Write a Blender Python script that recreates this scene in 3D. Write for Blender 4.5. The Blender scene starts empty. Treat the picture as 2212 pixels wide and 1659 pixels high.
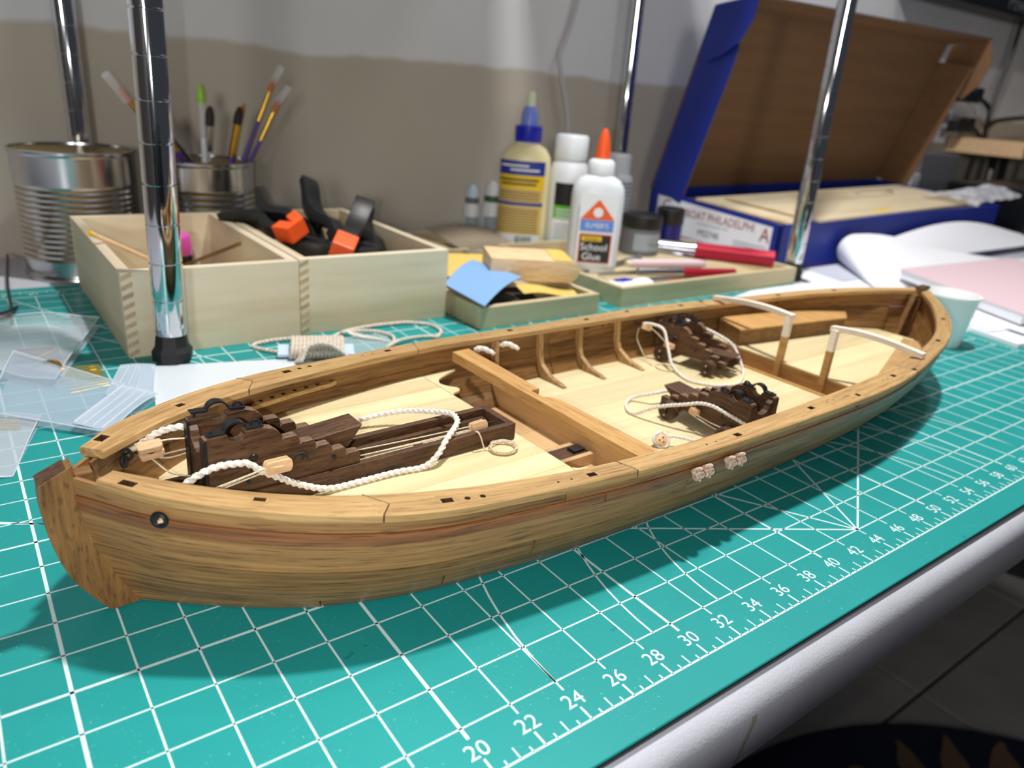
import bpy, math, random
import numpy as np
from mathutils import Vector, Matrix, Euler
random.seed(7)
K = 0.01                                   # all lengths below are in centimetres on the cutting mat
SC = bpy.context.scene
COL = SC.collection
PI = math.pi

# ------------------------------------------------------------------ camera, world, lights, exposure
FPX = 1607.76
CAM = np.array([9.2803, -12.9991, 19.4595])
RGT = np.array([0.8050125, -0.5882992, 0.07654363])
UPV = np.array([0.1593048, 0.33864338, 0.92733092])
FWD = np.array([0.57146903, 0.73431922, -0.36633104])
cd = bpy.data.cameras.new('camera'); cam = bpy.data.objects.new('camera', cd); COL.objects.link(cam)
cd.sensor_fit = 'HORIZONTAL'; cd.sensor_width = 36.0; cd.lens = FPX / 2212 * 36.0
cd.clip_start = 0.01; cd.clip_end = 30
m = Matrix.Identity(4)
for i in range(3):
    m[i][0] = RGT[i]; m[i][1] = UPV[i]; m[i][2] = -FWD[i]; m[i][3] = CAM[i] * K
cam.matrix_world = m
cd.dof.use_dof = True; cd.dof.focus_distance = 0.32; cd.dof.aperture_fstop = 10.0
SC.camera = cam
SC.view_settings.view_transform = 'Standard'; SC.view_settings.look = 'None'
SC.view_settings.exposure = 0.0; SC.view_settings.gamma = 1.0
SC.view_settings.use_curve_mapping = False

w = bpy.data.worlds.new('world'); SC.world = w; w.use_nodes = True
w.node_tree.nodes['Background'].inputs[0].default_value = (0.80, 0.88, 1.0, 1)
w.node_tree.nodes['Background'].inputs[1].default_value = 0.05

def lamp(name, kind, loc, power, size=0.1, color=(1, 1, 1), look=None):
    l = bpy.data.lights.new(name, kind); o = bpy.data.objects.new(name, l); COL.objects.link(o)
    l.energy = power; l.color = color
    if kind == 'AREA':
        l.shape = 'DISK'; l.size = size
    else:
        l.shadow_soft_size = size
    o.location = [c * K for c in loc]
    if look is not None:
        d = Vector([look[i] - loc[i] for i in range(3)])
        o.rotation_euler = d.to_track_quat('-Z', 'Y').to_euler()
    return o
lamp('ceiling_lamp', 'AREA', (58, 22, 125), 19.0, 0.07, (1.0, 0.985, 0.96), (58, 22, 0))
lamp('second_ceiling_lamp', 'AREA', (135, 34, 150), 5.0, 0.14, (1.0, 0.985, 0.96), (110, 30, 0))
lamp('room_lamp', 'AREA', (-120, -215, 52), 19, 0.40, (1.0, 0.97, 0.93), (60, 50, 8))
fl = CAM - 2.6 * RGT - 0.4 * UPV
lamp('phone_flash', 'SPOT', fl, 2.8, 0.003, (1.0, 0.99, 0.97), fl + FWD * 40)
bpy.data.lights['phone_flash'].spot_size = math.radians(110); bpy.data.lights['phone_flash'].spot_blend = 1.0

# ------------------------------------------------------------------ maths helpers
def cub(xs, ys, x=0):
    xs = np.asarray(xs, float); ys = np.asarray(ys, float); n = len(xs); h = np.diff(xs)
    A = np.eye(n); b = np.zeros(n)
    for i in range(1, n - 1):
        A[i, i-1] = h[i-1]; A[i, i] = 2 * (h[i-1] + h[i]); A[i, i+1] = h[i]
        b[i] = 6 * ((ys[i+1]-ys[i])/h[i] - (ys[i]-ys[i-1])/h[i-1])
    mm = np.linalg.solve(A, b)
    def ev(x):
        i = min(max(int(np.searchsorted(xs, x)) - 1, 0), n - 2)
        a = xs[i+1]-x; c = x-xs[i]; hi = h[i]
        return mm[i]*a**3/(6*hi)+mm[i+1]*c**3/(6*hi)+(ys[i]/hi-mm[i]*hi/6)*a+(ys[i+1]/hi-mm[i+1]*hi/6)*c
    return ev
def lerp(a, b, t): return a + (b - a) * t
def catmull(P, n):
    P = [np.array(p, float) for p in P]
    P = [2*P[0]-P[1]] + P + [2*P[-1]-P[-2]]
    out = []
    for i in range(1, len(P)-2):
        for j in range(n):
            t = j / n
            out.append(0.5*((2*P[i])+(P[i+1]-P[i-1])*t+(2*P[i-1]-5*P[i]+4*P[i+1]-P[i+2])*t*t+(-P[i-1]+3*P[i]-3*P[i+1]+P[i+2])*t**3))
    out.append(P[-2]); return out
def resample(P, step):
    P = [np.array(p, float) for p in P]; d = [0]
    for a, b in zip(P, P[1:]): d.append(d[-1] + np.linalg.norm(b-a))
    n = max(2, int(d[-1] / step) + 1); out = []; j = 0
    for k in range(n):
        q = d[-1] * k / (n-1)
        while j < len(P)-2 and d[j+1] < q: j += 1
        t = (q-d[j]) / max(d[j+1]-d[j], 1e-9); out.append(P[j] + (P[j+1]-P[j]) * t)
    return out

# ------------------------------------------------------------------ materials
MATS = {}
def lin(c):
    return tuple((v/255/12.92 if v/255 <= .04045 else ((v/255+.055)/1.055)**2.4) for v in c)
class NT:
    def __init__(s, name):
        s.m = bpy.data.materials.new(name); s.m.use_nodes = True; s.t = s.m.node_tree; s.b = s.t.nodes['Principled BSDF']; MATS[name] = s.m
    def n(s, typ, **kw):
        x = s.t.nodes.new('ShaderNode' + typ)
        for k, v in kw.items(): setattr(x, k, v)
        return x
    def l(s, a, b): s.t.links.new(a, b)
    def ramp(s, fac, stops):
        r = s.n('ValToRGB'); e = r.color_ramp.elements
        while len(e) < len(stops): e.new(.5)
        for q, (p, c) in zip(e, stops): q.position = p; q.color = (*c, 1)
        s.l(fac, r.inputs[0]); return r.outputs[0]
    def noise(s, vec, scale, detail=4, rough=.55):
        x = s.n('TexNoise'); x.inputs['Scale'].default_value = scale; x.inputs['Detail'].default_value = detail; x.inputs['Roughness'].default_value = rough
        s.l(vec, x.inputs['Vector']); return x.outputs['Fac']
    def coord(s, scale=(1, 1, 1), rnd=0.0, kind='Object'):
        mp = s.n('Mapping'); mp.inputs['Scale'].default_value = scale
        if kind == 'grain':
            tc = s.n('Attribute', attribute_name='grain'); s.l(tc.outputs['Vector'], mp.inputs['Vector'])
        else:
            tc = s.n('TexCoord'); s.l(tc.outputs[kind], mp.inputs['Vector'])
        if rnd:
            oi = s.n('ObjectInfo'); mu = s.n('Math', operation='MULTIPLY'); mu.inputs[1].default_value = rnd
            s.l(oi.outputs['Random'], mu.inputs[0]); ad = s.n('VectorMath', operation='ADD')
            s.l(mp.outputs[0], ad.inputs[0]); s.l(mu.outputs[0], ad.inputs[1]); return ad.outputs[0]
        return mp.outputs[0]
    def mix(s, a, b, fac, mode='MIX'):
        x = s.n('Mix', data_type='RGBA', blend_type=mode)
        for v, k in ((a, 6), (b, 7)):
            if isinstance(v, tuple): x.inputs[k].default_value = (*v, 1)
            else: s.l(v, x.inputs[k])
        if isinstance(fac, (int, float)): x.inputs[0].default_value = fac
        else: s.l(fac, x.inputs[0])
        return x.outputs[2]
    def math(s, op, a, b):
        x = s.n('Math', operation=op)
        for v, k in ((a, 0), (b, 1)):
            if isinstance(v, (int, float)): x.inputs[k].default_value = v
            else: s.l(v, x.inputs[k])
        return x.outputs[0]
    def bump(s, h, strength, dist=.0005):
        x = s.n('Bump'); x.inputs['Strength'].default_value = strength; x.inputs['Distance'].default_value = dist
        s.l(h, x.inputs['Height']); s.l(x.outputs[0], s.b.inputs['Normal'])
    def color(s, c):
        if isinstance(c, tuple): s.b.inputs['Base Color'].default_value = (*c, 1)
        else: s.l(c, s.b.inputs['Base Color'])
    def set(s, **kw):
        for k, v in kw.items(): s.b.inputs[k.replace('_', ' ')].default_value = v
        return s
def plain(name, rgb, rough=.5, metal=0., **kw):
    t = NT(name); t.color(lin(rgb)); t.set(Roughness=rough, Metallic=metal, **kw); return t.m
def wood(name, dark, mid, light, axis=0, rough=.5, along=22, across=420, var=.25, fleck=.5, bump=.12, coat=0., spec=.4, kind='Object'):
    t = NT(name); sc = [across]*3; sc[axis] = along
    v = t.coord(tuple(sc), rnd=37.0, kind=kind)
    f1 = t.noise(v, 1.0, 5, .6)
    c = t.ramp(f1, [(.28, lin(dark)), (.5, lin(mid)), (.72, lin(light))])
    sc2 = [across*.2]*3; sc2[axis] = along*.5
    f2 = t.noise(t.coord(tuple(sc2), rnd=11.0, kind=kind), 1.0, 3)
    c = t.mix(c, t.ramp(f2, [(.3, lin(dark)), (.7, lin(light))]), var)
    sc3 = [across*1.6]*3; sc3[axis] = along*3.2
    f3 = t.noise(t.coord(tuple(sc3), rnd=5.0, kind=kind), 1.0, 2)
    c = t.mix(c, t.ramp(f3, [(.33, lin(dark)), (.45, (1, 1, 1))]), fleck, 'MULTIPLY')
    oi = t.n('ObjectInfo'); k = t.math('ADD', t.math('MULTIPLY', oi.outputs['Random'], .22), .89)
    cc = t.n('CombineColor')
    for i in range(3): t.l(k, cc.inputs[i])
    c = t.mix(c, cc.outputs[0], 1.0, 'MULTIPLY')
    t.color(c); t.set(Roughness=rough); t.b.inputs['Specular IOR Level'].default_value = spec
    if coat: t.set(Coat_Weight=coat, Coat_Roughness=.3)
    t.bump(f1, bump); return t.m
M_hull = wood('hull_wood', (84, 56, 30), (146, 102, 58), (180, 134, 82), 0, .42, along=16, across=620, var=.4, fleck=.55, coat=.2, kind='grain')
M_wale = wood('wale_wood', (90, 50, 26), (146, 90, 50), (174, 114, 68), 0, .4, along=16, across=620, var=.35, fleck=.55, coat=.25, kind='grain')
M_rail = wood('rail_wood', (140, 104, 62), (184, 148, 96), (200, 166, 114), 0, .5, along=40, across=800, var=.25, fleck=.4)
M_inner = wood('inner_wood', (78, 52, 26), (122, 86, 46), (150, 110, 62), 0, .5, along=24, across=700, var=.4)
M_innerS = wood('inner_plank_wood', (78, 52, 26), (122, 86, 46), (150, 110, 62), 0, .5, along=18, across=560, var=.4, kind='grain')
M_railS = wood('cap_rail_wood', (140, 104, 62), (184, 148, 96), (200, 166, 114), 0, .5, along=22, across=560, var=.3, fleck=.4, kind='grain')
M_hullO = wood('keel_wood', (84, 56, 30), (146, 102, 58), (180, 134, 82), 0, .42, along=16, across=620)
M_deck = wood('deck_maple', (206, 184, 134), (224, 206, 160), (230, 216, 176), 0, .5, along=8, across=160, var=.35, fleck=.06, bump=.03)
M_floor = wood('floor_wood', (176, 136, 88), (206, 168, 118), (218, 184, 136), 1, .55, along=14, across=150, var=.4, fleck=.12)
M_beam = wood('beam_wood', (160, 116, 62), (190, 146, 88), (204, 162, 104), 1, .5, var=.3, fleck=.35)
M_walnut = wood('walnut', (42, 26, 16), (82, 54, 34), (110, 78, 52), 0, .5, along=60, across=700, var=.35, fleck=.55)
M_wtop = wood('walnut_sawn_lit_top', (66, 50, 38), (116, 90, 68), (146, 116, 90), 0, .6, along=200, across=700, var=.2, fleck=.4)  # sawn tops, with light from above also put into the paler colour
M_knee = wood('knee_wood', (120, 84, 48), (176, 138, 90), (196, 160, 112), 2, .5)
M_pine = wood('pine_box', (190, 168, 130), (222, 209, 180), (232, 222, 198), 0, .6, along=5, across=70, var=.6, fleck=.05, bump=.02)
M_tray = wood('tray_wood', (176, 156, 116), (208, 192, 154), (220, 206, 174), 0, .6, along=3, across=60, var=.5, fleck=.08, bump=.02)
M_ply = wood('basswood_sheet', (198, 178, 144), (220, 204, 172), (228, 214, 186), 0, .6, along=3, across=50, fleck=.05, bump=.0)
M_bare = wood('bare_wood', (200, 160, 116), (226, 190, 148), (236, 206, 168), 0, .55, along=60, across=500, fleck=.15)
M_white_wood = wood('whitewood', (222, 206, 186), (238, 226, 210), (244, 234, 222), 1, .5, fleck=.05)
M_black = plain('black_paint', (22, 20, 20), .45)
M_iron = plain('blackened_brass', (52, 54, 58), .38, .75)
M_chrome = plain('chrome', (222, 224, 228), .06, 1.0)
M_groove = plain('groove_dark', (40, 42, 46), .3, .8)
M_tin = plain('tin_plate', (190, 192, 194), .2, 1.0)
M_tin_in = plain('can_lining', (150, 122, 62), .35, .8)
M_rubber = plain('black_rubber', (16, 16, 17), .6)
M_blackp = plain('black_plastic', (18, 19, 21), .45)
M_orange = plain('orange_plastic', (246, 92, 34), .45)
M_print = plain('white_print', (206, 226, 228), .55)
M_white = plain('white_plastic', (226, 230, 236), .4)
M_paper = plain('white_paper', (236, 238, 244), .7)
M_paperb = plain('shaded_paper', (196, 200, 214), .7)  # white paper with the shade under the curl put into its colour
M_pinkp = plain('pink_cover', (222, 196, 204), .55)
M_blue = plain('box_blue', (16, 40, 140), .45)
M_blueS = plain('sandpaper_blue', (126, 166, 214), .85)
M_yellS = plain('sandpaper_yellow', (214, 186, 96), .85)
M_greyS = plain('sandpaper_grey', (150, 136, 116), .9)
M_darkS = plain('sandpaper_dark', (48, 44, 40), .9)
M_red = plain('red_anodised', (176, 26, 52), .32, .35)
M_silver = plain('brushed_aluminium', (176, 178, 186), .22, 1.0)
M_steel = plain('blade_steel', (150, 150, 156), .3, 1.0)
M_brass = plain('brass', (214, 190, 84), .28, .9)
M_purple = plain('purple_handle', (96, 56, 160), .35)
M_gold = plain('gold_ferrule', (214, 170, 70), .25, 1.0)
M_green = plain('lime_plastic', (150, 206, 60), .4)
M_pinkc = plain('pink_plastic', (250, 96, 206), .4)
M_glue = plain('cream_glue', (236, 224, 176), .35)
M_bluecap = plain('blue_cap', (12, 28, 190), .35)
M_bluecap2 = plain('blue_nozzle', (120, 140, 226), .35)
M_nozzle = plain('cream_nozzle', (214, 220, 190), .4)
M_lblue = plain('label_blue', (26, 50, 150), .5)
M_lyell = plain('label_yellow', (236, 196, 24), .5)
M_ltan = plain('label_tan', (214, 186, 110), .5)
M_lblack = plain('label_black', (22, 22, 22), .5)
M_lgreen = plain('label_green', (96, 180, 50), .5)
M_lorange = plain('label_orange', (236, 96, 30), .5)
M_lsky = plain('label_sky', (92, 140, 220), .5)
M_lred = plain('label_red', (146, 40, 44), .6)
M_lgrey = plain('label_grey', (150, 160, 170), .6)
M_dkblue = plain('jar_blue', (26, 22, 110), .3)
M_dkgreen = plain('cap_green', (58, 92, 62), .45)
M_cup = plain('cup_plastic', (250, 252, 252), .35)
M_bristle_o = plain('bristle_orange', (206, 124, 66), .7)
M_bristle_b = plain('bristle_black', (46, 36, 32), .7)
M_bob = plain('bobbin_card', (196, 216, 236), .5)
M_screen = plain('monitor_black', (10, 12, 17), .35)
M_letter = plain('grey_lettering', (120, 126, 136), .5)
M_wire = plain('black_wire', (14, 14, 16), .4)
M_grey = plain('grey_panel', (104, 106, 112), .6)
M_skirt = plain('white_trim', (196, 196, 200), .6)
M_wireshelf = plain('shelf_wire', (205, 207, 212), .15, 1.0)

def ropemat(name, c, d):
    t = NT(name); f = t.noise(t.coord((900, 900, 900)), 1.0, 2); t.color(t.ramp(f, [(.3, lin(d)), (.65, lin(c))])); t.set(Roughness=.75); return t.m
M_rope = ropemat('white_rope', (240, 234, 224), (206, 196, 184))
M_rope2 = ropemat('tan_rope', (228, 216, 200), (184, 170, 154))
M_knot = ropemat('pink_beige_rope', (214, 188, 166), (170, 140, 118))
M_thread = ropemat('cream_thread', (232, 216, 188), (198, 178, 148))
M_blackrope = ropemat('black_rope', (40, 36, 34), (14, 13, 13))

def mat_green():
    t = NT('mat_green'); v = t.coord((1, 1, 1))
    f = t.noise(v, 9, 4); c = t.ramp(f, [(.3, lin((26, 138, 136))), (.7, lin((30, 147, 145)))])
    sp = t.noise(t.coord((1, 1, 1)), 900, 2, .7)
    sp2 = t.noise(v, 22, 3)
    dust = t.math('MULTIPLY', t.math('GREATER_THAN', sp, .69), t.math('GREATER_THAN', sp2, .5))
    c = t.mix(c, lin((150, 205, 200)), t.math('MULTIPLY', dust, .7))
    st = t.noise(v, 45, 3, .7); c = t.mix(c, lin((16, 104, 98)), t.math('MULTIPLY', t.math('GREATER_THAN', st, .72), .5))
    t.color(c); t.set(Roughness=.5); t.b.inputs['Specular IOR Level'].default_value = .25
    t.bump(t.noise(v, 2500, 2), .05, .0002); return t.m
M_mat = mat_green()
def mat_table():
    t = NT('table_plastic'); v = t.coord((1, 1, 1))
    f = t.noise(v, 14, 4, .6); c = t.ramp(f, [(.3, lin((188, 190, 200))), (.6, lin((200, 202, 212)))])
    st = t.noise(t.coord((60, 60, 160)), 1.0, 5, .75)
    c = t.mix(c, lin((150, 140, 128)), t.math('MULTIPLY', t.math('GREATER_THAN', st, .69), .45))
    # a tan glue drip down the front face
    sx = t.n('SeparateXYZ'); t.l(v, sx.inputs[0])
    zz_ = t.math('SUBTRACT', sx.outputs[2], .75)
    dx = t.math('ABSOLUTE', t.math('SUBTRACT', t.math('ADD', sx.outputs[0], t.math('MULTIPLY', zz_, .03)), .3035), 0)
    wob = t.math('MULTIPLY', t.noise(v, 260, 3), .0012)
    on = t.math('MULTIPLY', t.math('LESS_THAN', t.math('SUBTRACT', dx, wob), .0009), t.math('LESS_THAN', zz_, -.014))
    c = t.mix(c, lin((170, 160, 146)), on)
    t.color(c); t.set(Roughness=.42); t.bump(t.noise(v, 900, 3), .35, .0006); return t.m
M_table = mat_table()
def mat_wall():
    t = NT('wall_paint'); v = t.coord((1, 1, 1)); sx = t.n('SeparateXYZ'); t.l(v, sx.inputs[0])
    wav = t.math('MULTIPLY', t.math('SUBTRACT', t.noise(t.coord((7, 1, 2)), 1.0, 3), .5), .03)
    f = t.math('SUBTRACT', t.math('ADD', sx.outputs[2], wav), .2155)
    f = t.math('MINIMUM', t.math('MAXIMUM', t.math('MULTIPLY', f, 160), 0), 1)
    beige = t.ramp(t.noise(v, 3, 3), [(.3, lin((184, 174, 160))), (.7, lin((192, 183, 169)))])
    pale = t.ramp(t.noise(v, 5, 4), [(.3, lin((212, 212, 214))), (.7, lin((222, 222, 224)))])
    t.color(t.mix(beige, pale, f)); t.set(Roughness=.6); t.bump(t.noise(v, 300, 3), .1, .0008); return t.m
M_wall = mat_wall()
def mat_card():
    t = NT('cardboard'); v = t.coord((4, 60, 60)); t.color(t.ramp(t.noise(v, 1, 3), [(.3, lin((112, 82, 54))), (.7, lin((124, 92, 62)))])); t.set(Roughness=.85); return t.m
M_card = mat_card()
def mat_clear(name, alpha, col=(225, 235, 245), rough=.18):
    t = NT(name); t.color(lin(col)); t.set(Roughness=rough, Alpha=alpha); t.b.inputs['Specular IOR Level'].default_value = .6; return t.m
M_bag = mat_clear('clear_bag', .22, rough=.1)
M_bag2 = mat_clear('zip_bag', .2, (206, 226, 244))
M_zip = mat_clear('zip_band', .42, (214, 230, 246), .12)
M_seam = mat_clear('bag_seam', .6, (226, 236, 246), .12)
M_crinkle = mat_clear('crinkled_film', .35, (230, 232, 240), .12)
M_slip = mat_clear('brush_tube', .3, (235, 235, 240), .1)
def mat_floor():
    t = NT('floor_tile'); t.color(t.ramp(t.noise(t.coord((1, 1, 1)), 6, 4), [(.3, lin((146, 144, 142))), (.7, lin((164, 162, 160)))])); t.set(Roughness=.5); return t.m
M_tile = mat_floor()
M_grout = plain('grout', (34, 33, 32), .8)
def mat_rug():
    t = NT('rug_navy'); t.color(t.ramp(t.noise(t.coord((1, 1, 1)), 300, 2), [(.3, lin((16, 22, 48))), (.7, lin((26, 34, 66)))])); t.set(Roughness=.95); return t.m
M_rug = mat_rug(); M_rugt = plain('rug_tan', (112, 88, 64), .95)

# ------------------------------------------------------------------ mesh builders
class MB:
    def __init__(s): s.v = []; s.f = []; s.g = None
    def add(s, V, F):
        o = len(s.v); s.v += [tuple(float(c) for c in p) for p in V]; s.f += [tuple(o+i for i in f) for f in F]; return s
    def box(s, c, d, rot=None):
        V = [Vector((sx*d[0]/2, sy*d[1]/2, sz*d[2]/2)) for sx in (-1, 1) for sy in (-1, 1) for sz in (-1, 1)]
        if rot is not None:
            R = Euler(rot).to_matrix(); V = [R @ p for p in V]
        return s.add([p + Vector(c) for p in V], [(0, 1, 3, 2), (4, 6, 7, 5), (0, 4, 5, 1), (2, 3, 7, 6), (0, 2, 6, 4), (1, 5, 7, 3)])
    def bbox(s, x0, x1, y0, y1, z0, z1): return s.box(((x0+x1)/2, (y0+y1)/2, (z0+z1)/2), (x1-x0, y1-y0, z1-z0))
    def hexa(s, P): return s.add(P, [(3, 2, 1, 0), (4, 5, 6, 7), (0, 1, 5, 4), (1, 2, 6, 5), (2, 3, 7, 6), (3, 0, 4, 7)])
    def prism(s, poly, a, b, fn):
        """poly: 2-D outline; fn(p, h) -> 3-D point; extruded from h=a to h=b."""
        n = len(poly)
        V = [fn(p, a) for p in poly] + [fn(p, b) for p in poly]
        return s.add(V, [tuple(range(n-1, -1, -1)), tuple(range(n, 2*n))] + [(i, (i+1) % n, n+(i+1) % n, n+i) for i in range(n)])
    def rings(s, R, cap=True, closed=False):
        n = len(R[0]); V = [p for r in R for p in r]; F = []
        for k in range(len(R) - (0 if closed else 1)):
            a = k*n; b = ((k+1) % len(R))*n
            F += [(a+i, a+(i+1) % n, b+(i+1) % n, b+i) for i in range(n)]
        if cap and not closed: F += [tuple(range(n-1, -1, -1)), tuple((len(R)-1)*n+i for i in range(n))]
        return s.add(V, F)
    def tube(s, P, r, n=8, closed=False, shape=None):
        P = [np.array(p, float) for p in P]; R = []; up = None; L = 0
        for i, p in enumerate(P):
            a = P[i-1] if (i > 0 or closed) else P[i]; b = P[(i+1) % len(P)] if (i < len(P)-1 or closed) else P[i]
            t = b - a; t = t / (np.linalg.norm(t) + 1e-12)
            if up is None: up = np.array([0, 0, 1.]) if abs(t[2]) < .9 else np.array([1., 0, 0])
            u = up - t * (up @ t); u /= (np.linalg.norm(u) + 1e-12); up = u; v = np.cross(t, u)
            if i: L += np.linalg.norm(P[i]-P[i-1])
            rr = r(i/(len(P)-1)) if callable(r) else r
            R.append([p + (u*math.cos(q)+v*math.sin(q)) * (rr * (shape(q, L) if shape else 1)) for q in [2*PI*k/n for k in range(n)]])
        return s.rings(R, True, closed)
    def lathe(s, prof, n=32, c=(0, 0, 0), ax=(1, 1)):
        R = [[(c[0]+ax[0]*r*math.cos(2*PI*k/n), c[1]+ax[1]*r*math.sin(2*PI*k/n), c[2]+z) for k in range(n)] for r, z in prof]
        return s.rings(R)
    def cyl(s, a, b, r, n=16, r2=None): 
        return s.tube([a, b], (lambda t: lerp(r, r2 if r2 is not None else r, t)), n)
    def torus(s, c, R, r, u=(1, 0, 0), v=(0, 1, 0), n=20, k=8, a0=0, a1=2*PI):
        u = np.array(u, float); v = np.array(v, float); full = abs(a1-a0-2*PI) < 1e-6
        P = [np.array(c)+u*R*math.cos(a0+(a1-a0)*i/n)+v*R*math.sin(a0+(a1-a0)*i/n) for i in range(n if full else n+1)]
        return s.tube(P, r, k, full)
    def grid(s, rows):
        n = len(rows[0]); V = [p for r in rows for p in r]
        return s.add(V, [(j*n+i, j*n+i+1, (j+1)*n+i+1, (j+1)*n+i) for j in range(len(rows)-1) for i in range(n-1)])
    def sheet(s, rows, th, nrm=(0, 0, 1)):
        """thick sheet from a grid of points"""
        n = len(rows[0]); mrows = len(rows); nv = np.array(nrm, float)
        T = [np.array(p, float) for r in rows for p in r]; N = len(T)
        V = T + [p - nv*th for p in T]; F = []
        for j in range(mrows-1):
            for i in range(n-1):
                q = (j*n+i, j*n+i+1, (j+1)*n+i+1, (j+1)*n+i); F += [q, tuple(N+k for k in reversed(q))]
        edge = [i for i in range(n)] + [j*n+n-1 for j in range(1, mrows)] + [(mrows-1)*n+i for i in range(n-2, -1, -1)] + [j*n for j in range(mrows-2, 0, -1)]
        for a, b in zip(edge, edge[1:]+edge[:1]): F.append((b, a, N+a, N+b))
        return s.add(V, F)
    def obj(s, name, mat, parent=None, smooth=False, bevel=0, seg=2, angle=40, loc=None, kind=None, label=None):
        me = bpy.data.meshes.new(name); me.from_pydata([(x*K, y*K, z*K) for x, y, z in s.v], [], s.f); me.update()
        if s.g:
            at = me.attributes.new('grain', 'FLOAT_VECTOR', 'POINT'); at.data.foreach_set('vector', [c*K for p in s.g for c in p])
        return link(name, me, mat, parent, smooth, bevel, seg, angle, loc, kind, label)
def link(name, me, mat, parent=None, smooth=False, bevel=0, seg=2, angle=40, loc=None, kind=None, label=None):
    import bmesh
    bm = bmesh.new(); bm.from_mesh(me)
    bmesh.ops.recalc_face_normals(bm, faces=bm.faces)
    if bevel:
        ed = [e for e in bm.edges if len(e.link_faces) == 2 and e.calc_face_angle(0) > math.radians(angle)]
        bmesh.ops.bevel(bm, geom=ed, offset=bevel*K, segments=seg, affect='EDGES', profile=.6, clamp_overlap=True)
    bm.to_mesh(me); bm.free()
    if mat is not None: me.materials.append(mat)
    if smooth:
        me.polygons.foreach_set('use_smooth', [True]*len(me.polygons))
        try: me.set_sharp_from_angle(angle=math.radians(42))
        except Exception: pass
    o = bpy.data.objects.new(name, me); COL.objects.link(o)
    if parent is not None: o.parent = parent
    if loc is not None: o.location = [c*K for c in loc]
    if kind: o['kind'] = kind
    if label: o['label'] = label
    return o
def tag(o, label, cat, group=None):
    o['label'] = label; o['category'] = cat
    if group: o['group'] = group
    return o
def thing(name, label, cat, loc=(0, 0, 0), rz=0, group=None, rot=None):
    o = bpy.data.objects.new(name, None); COL.objects.link(o); o.empty_display_size = .01
    o.location = [c*K for c in loc]; o.rotation_euler = rot if rot is not None else (0, 0, rz)
    return tag(o, label, cat, group)
def struct(o): o['kind'] = 'structure'; return o
TEXTS = []
def text(s, size, mat, parent, loc, rot=(0, 0, 0), name='lettering', align='CENTER', sx=1.0, ext=0.004):
    cu = bpy.data.curves.new(name, 'FONT'); cu.body = s; cu.size = size*K; cu.align_x = align; cu.align_y = 'CENTER'; cu.extrude = ext*K; cu.resolution_u = 3
    o = bpy.data.objects.new(name + '_src', cu); COL.objects.link(o); TEXTS.append((o, name, mat, parent, loc, rot, sx)); return o
def flush_text():
    if not TEXTS: return
    dg = bpy.context.evaluated_depsgraph_get(); dg.update()
    for o, name, mat, parent, loc, rot, sx in TEXTS:
        me = bpy.data.meshes.new_from_object(o.evaluated_get(dg)); me.name = name; me.materials.clear(); me.materials.append(mat)
        q = bpy.data.objects.new(name, me); COL.objects.link(q); q.parent = parent
        if isinstance(rot, Matrix): q.matrix_local = rot
        else: q.location = [c*K for c in loc]; q.rotation_euler = rot
        q.scale = (sx*q.scale[0], q.scale[1], q.scale[2])
    for o, *_ in TEXTS:
        cu = o.data; bpy.data.objects.remove(o); bpy.data.curves.remove(cu)
    TEXTS.clear()
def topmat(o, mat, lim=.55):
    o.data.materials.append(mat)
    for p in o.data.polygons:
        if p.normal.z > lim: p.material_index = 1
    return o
def copy_tree(o, parent=None):
    c = o.copy(); COL.objects.link(c)
    if parent is not None: c.parent = parent
    for ch in list(o.children): copy_tree(ch, c)
    return c
def twist(pitch, lobes=3, amp=.16): return lambda q, L: 1 + amp*math.cos(lobes*q - 2*PI*L/pitch*1.0)
def rope_mb(P, r, n=12, pitch=None, step=None, dens=8):
    st = max(step or 0, r*.26) if r > .06 else (step or r)
    P = resample(catmull(P, dens), st)
    return MB().tube(P, r, n, shape=twist(r*2.5, 3, .24) if r > .06 else None)

# ------------------------------------------------------------------ the room
o = MB().bbox(-160, 420, 77.2, 83, -75, 170).obj('wall_back', M_wall); struct(o)
o = MB().bbox(-160, 420, -320, 83, -78, -75).obj('floor', M_grout); struct(o)
fl_o = o
tile = None
for i in range(6):
    for j in range(8):
        x = 20 + i*45.6; y = -220 + j*45.6 - 8 + 3*(i % 2)*0
        if tile is None:
            tile = MB().bbox(-22.5, 22.5, -22.5, 22.5, 0, .8).obj('floor_tile', M_tile, fl_o, bevel=.15, seg=1); q = tile
        else:
            q = tile.copy(); COL.objects.link(q); q.parent = fl_o
        q.location = (x*K, y*K, -.75)
ceil = MB().bbox(-160, 420, -320, 83, 170, 174).obj('ceiling', M_skirt); struct(ceil)
struct(MB().bbox(-166, -160, -320, 83, -75, 170).obj('wall_left', plain('dark_wall_paint', (96, 94, 92), .7)))

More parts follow.
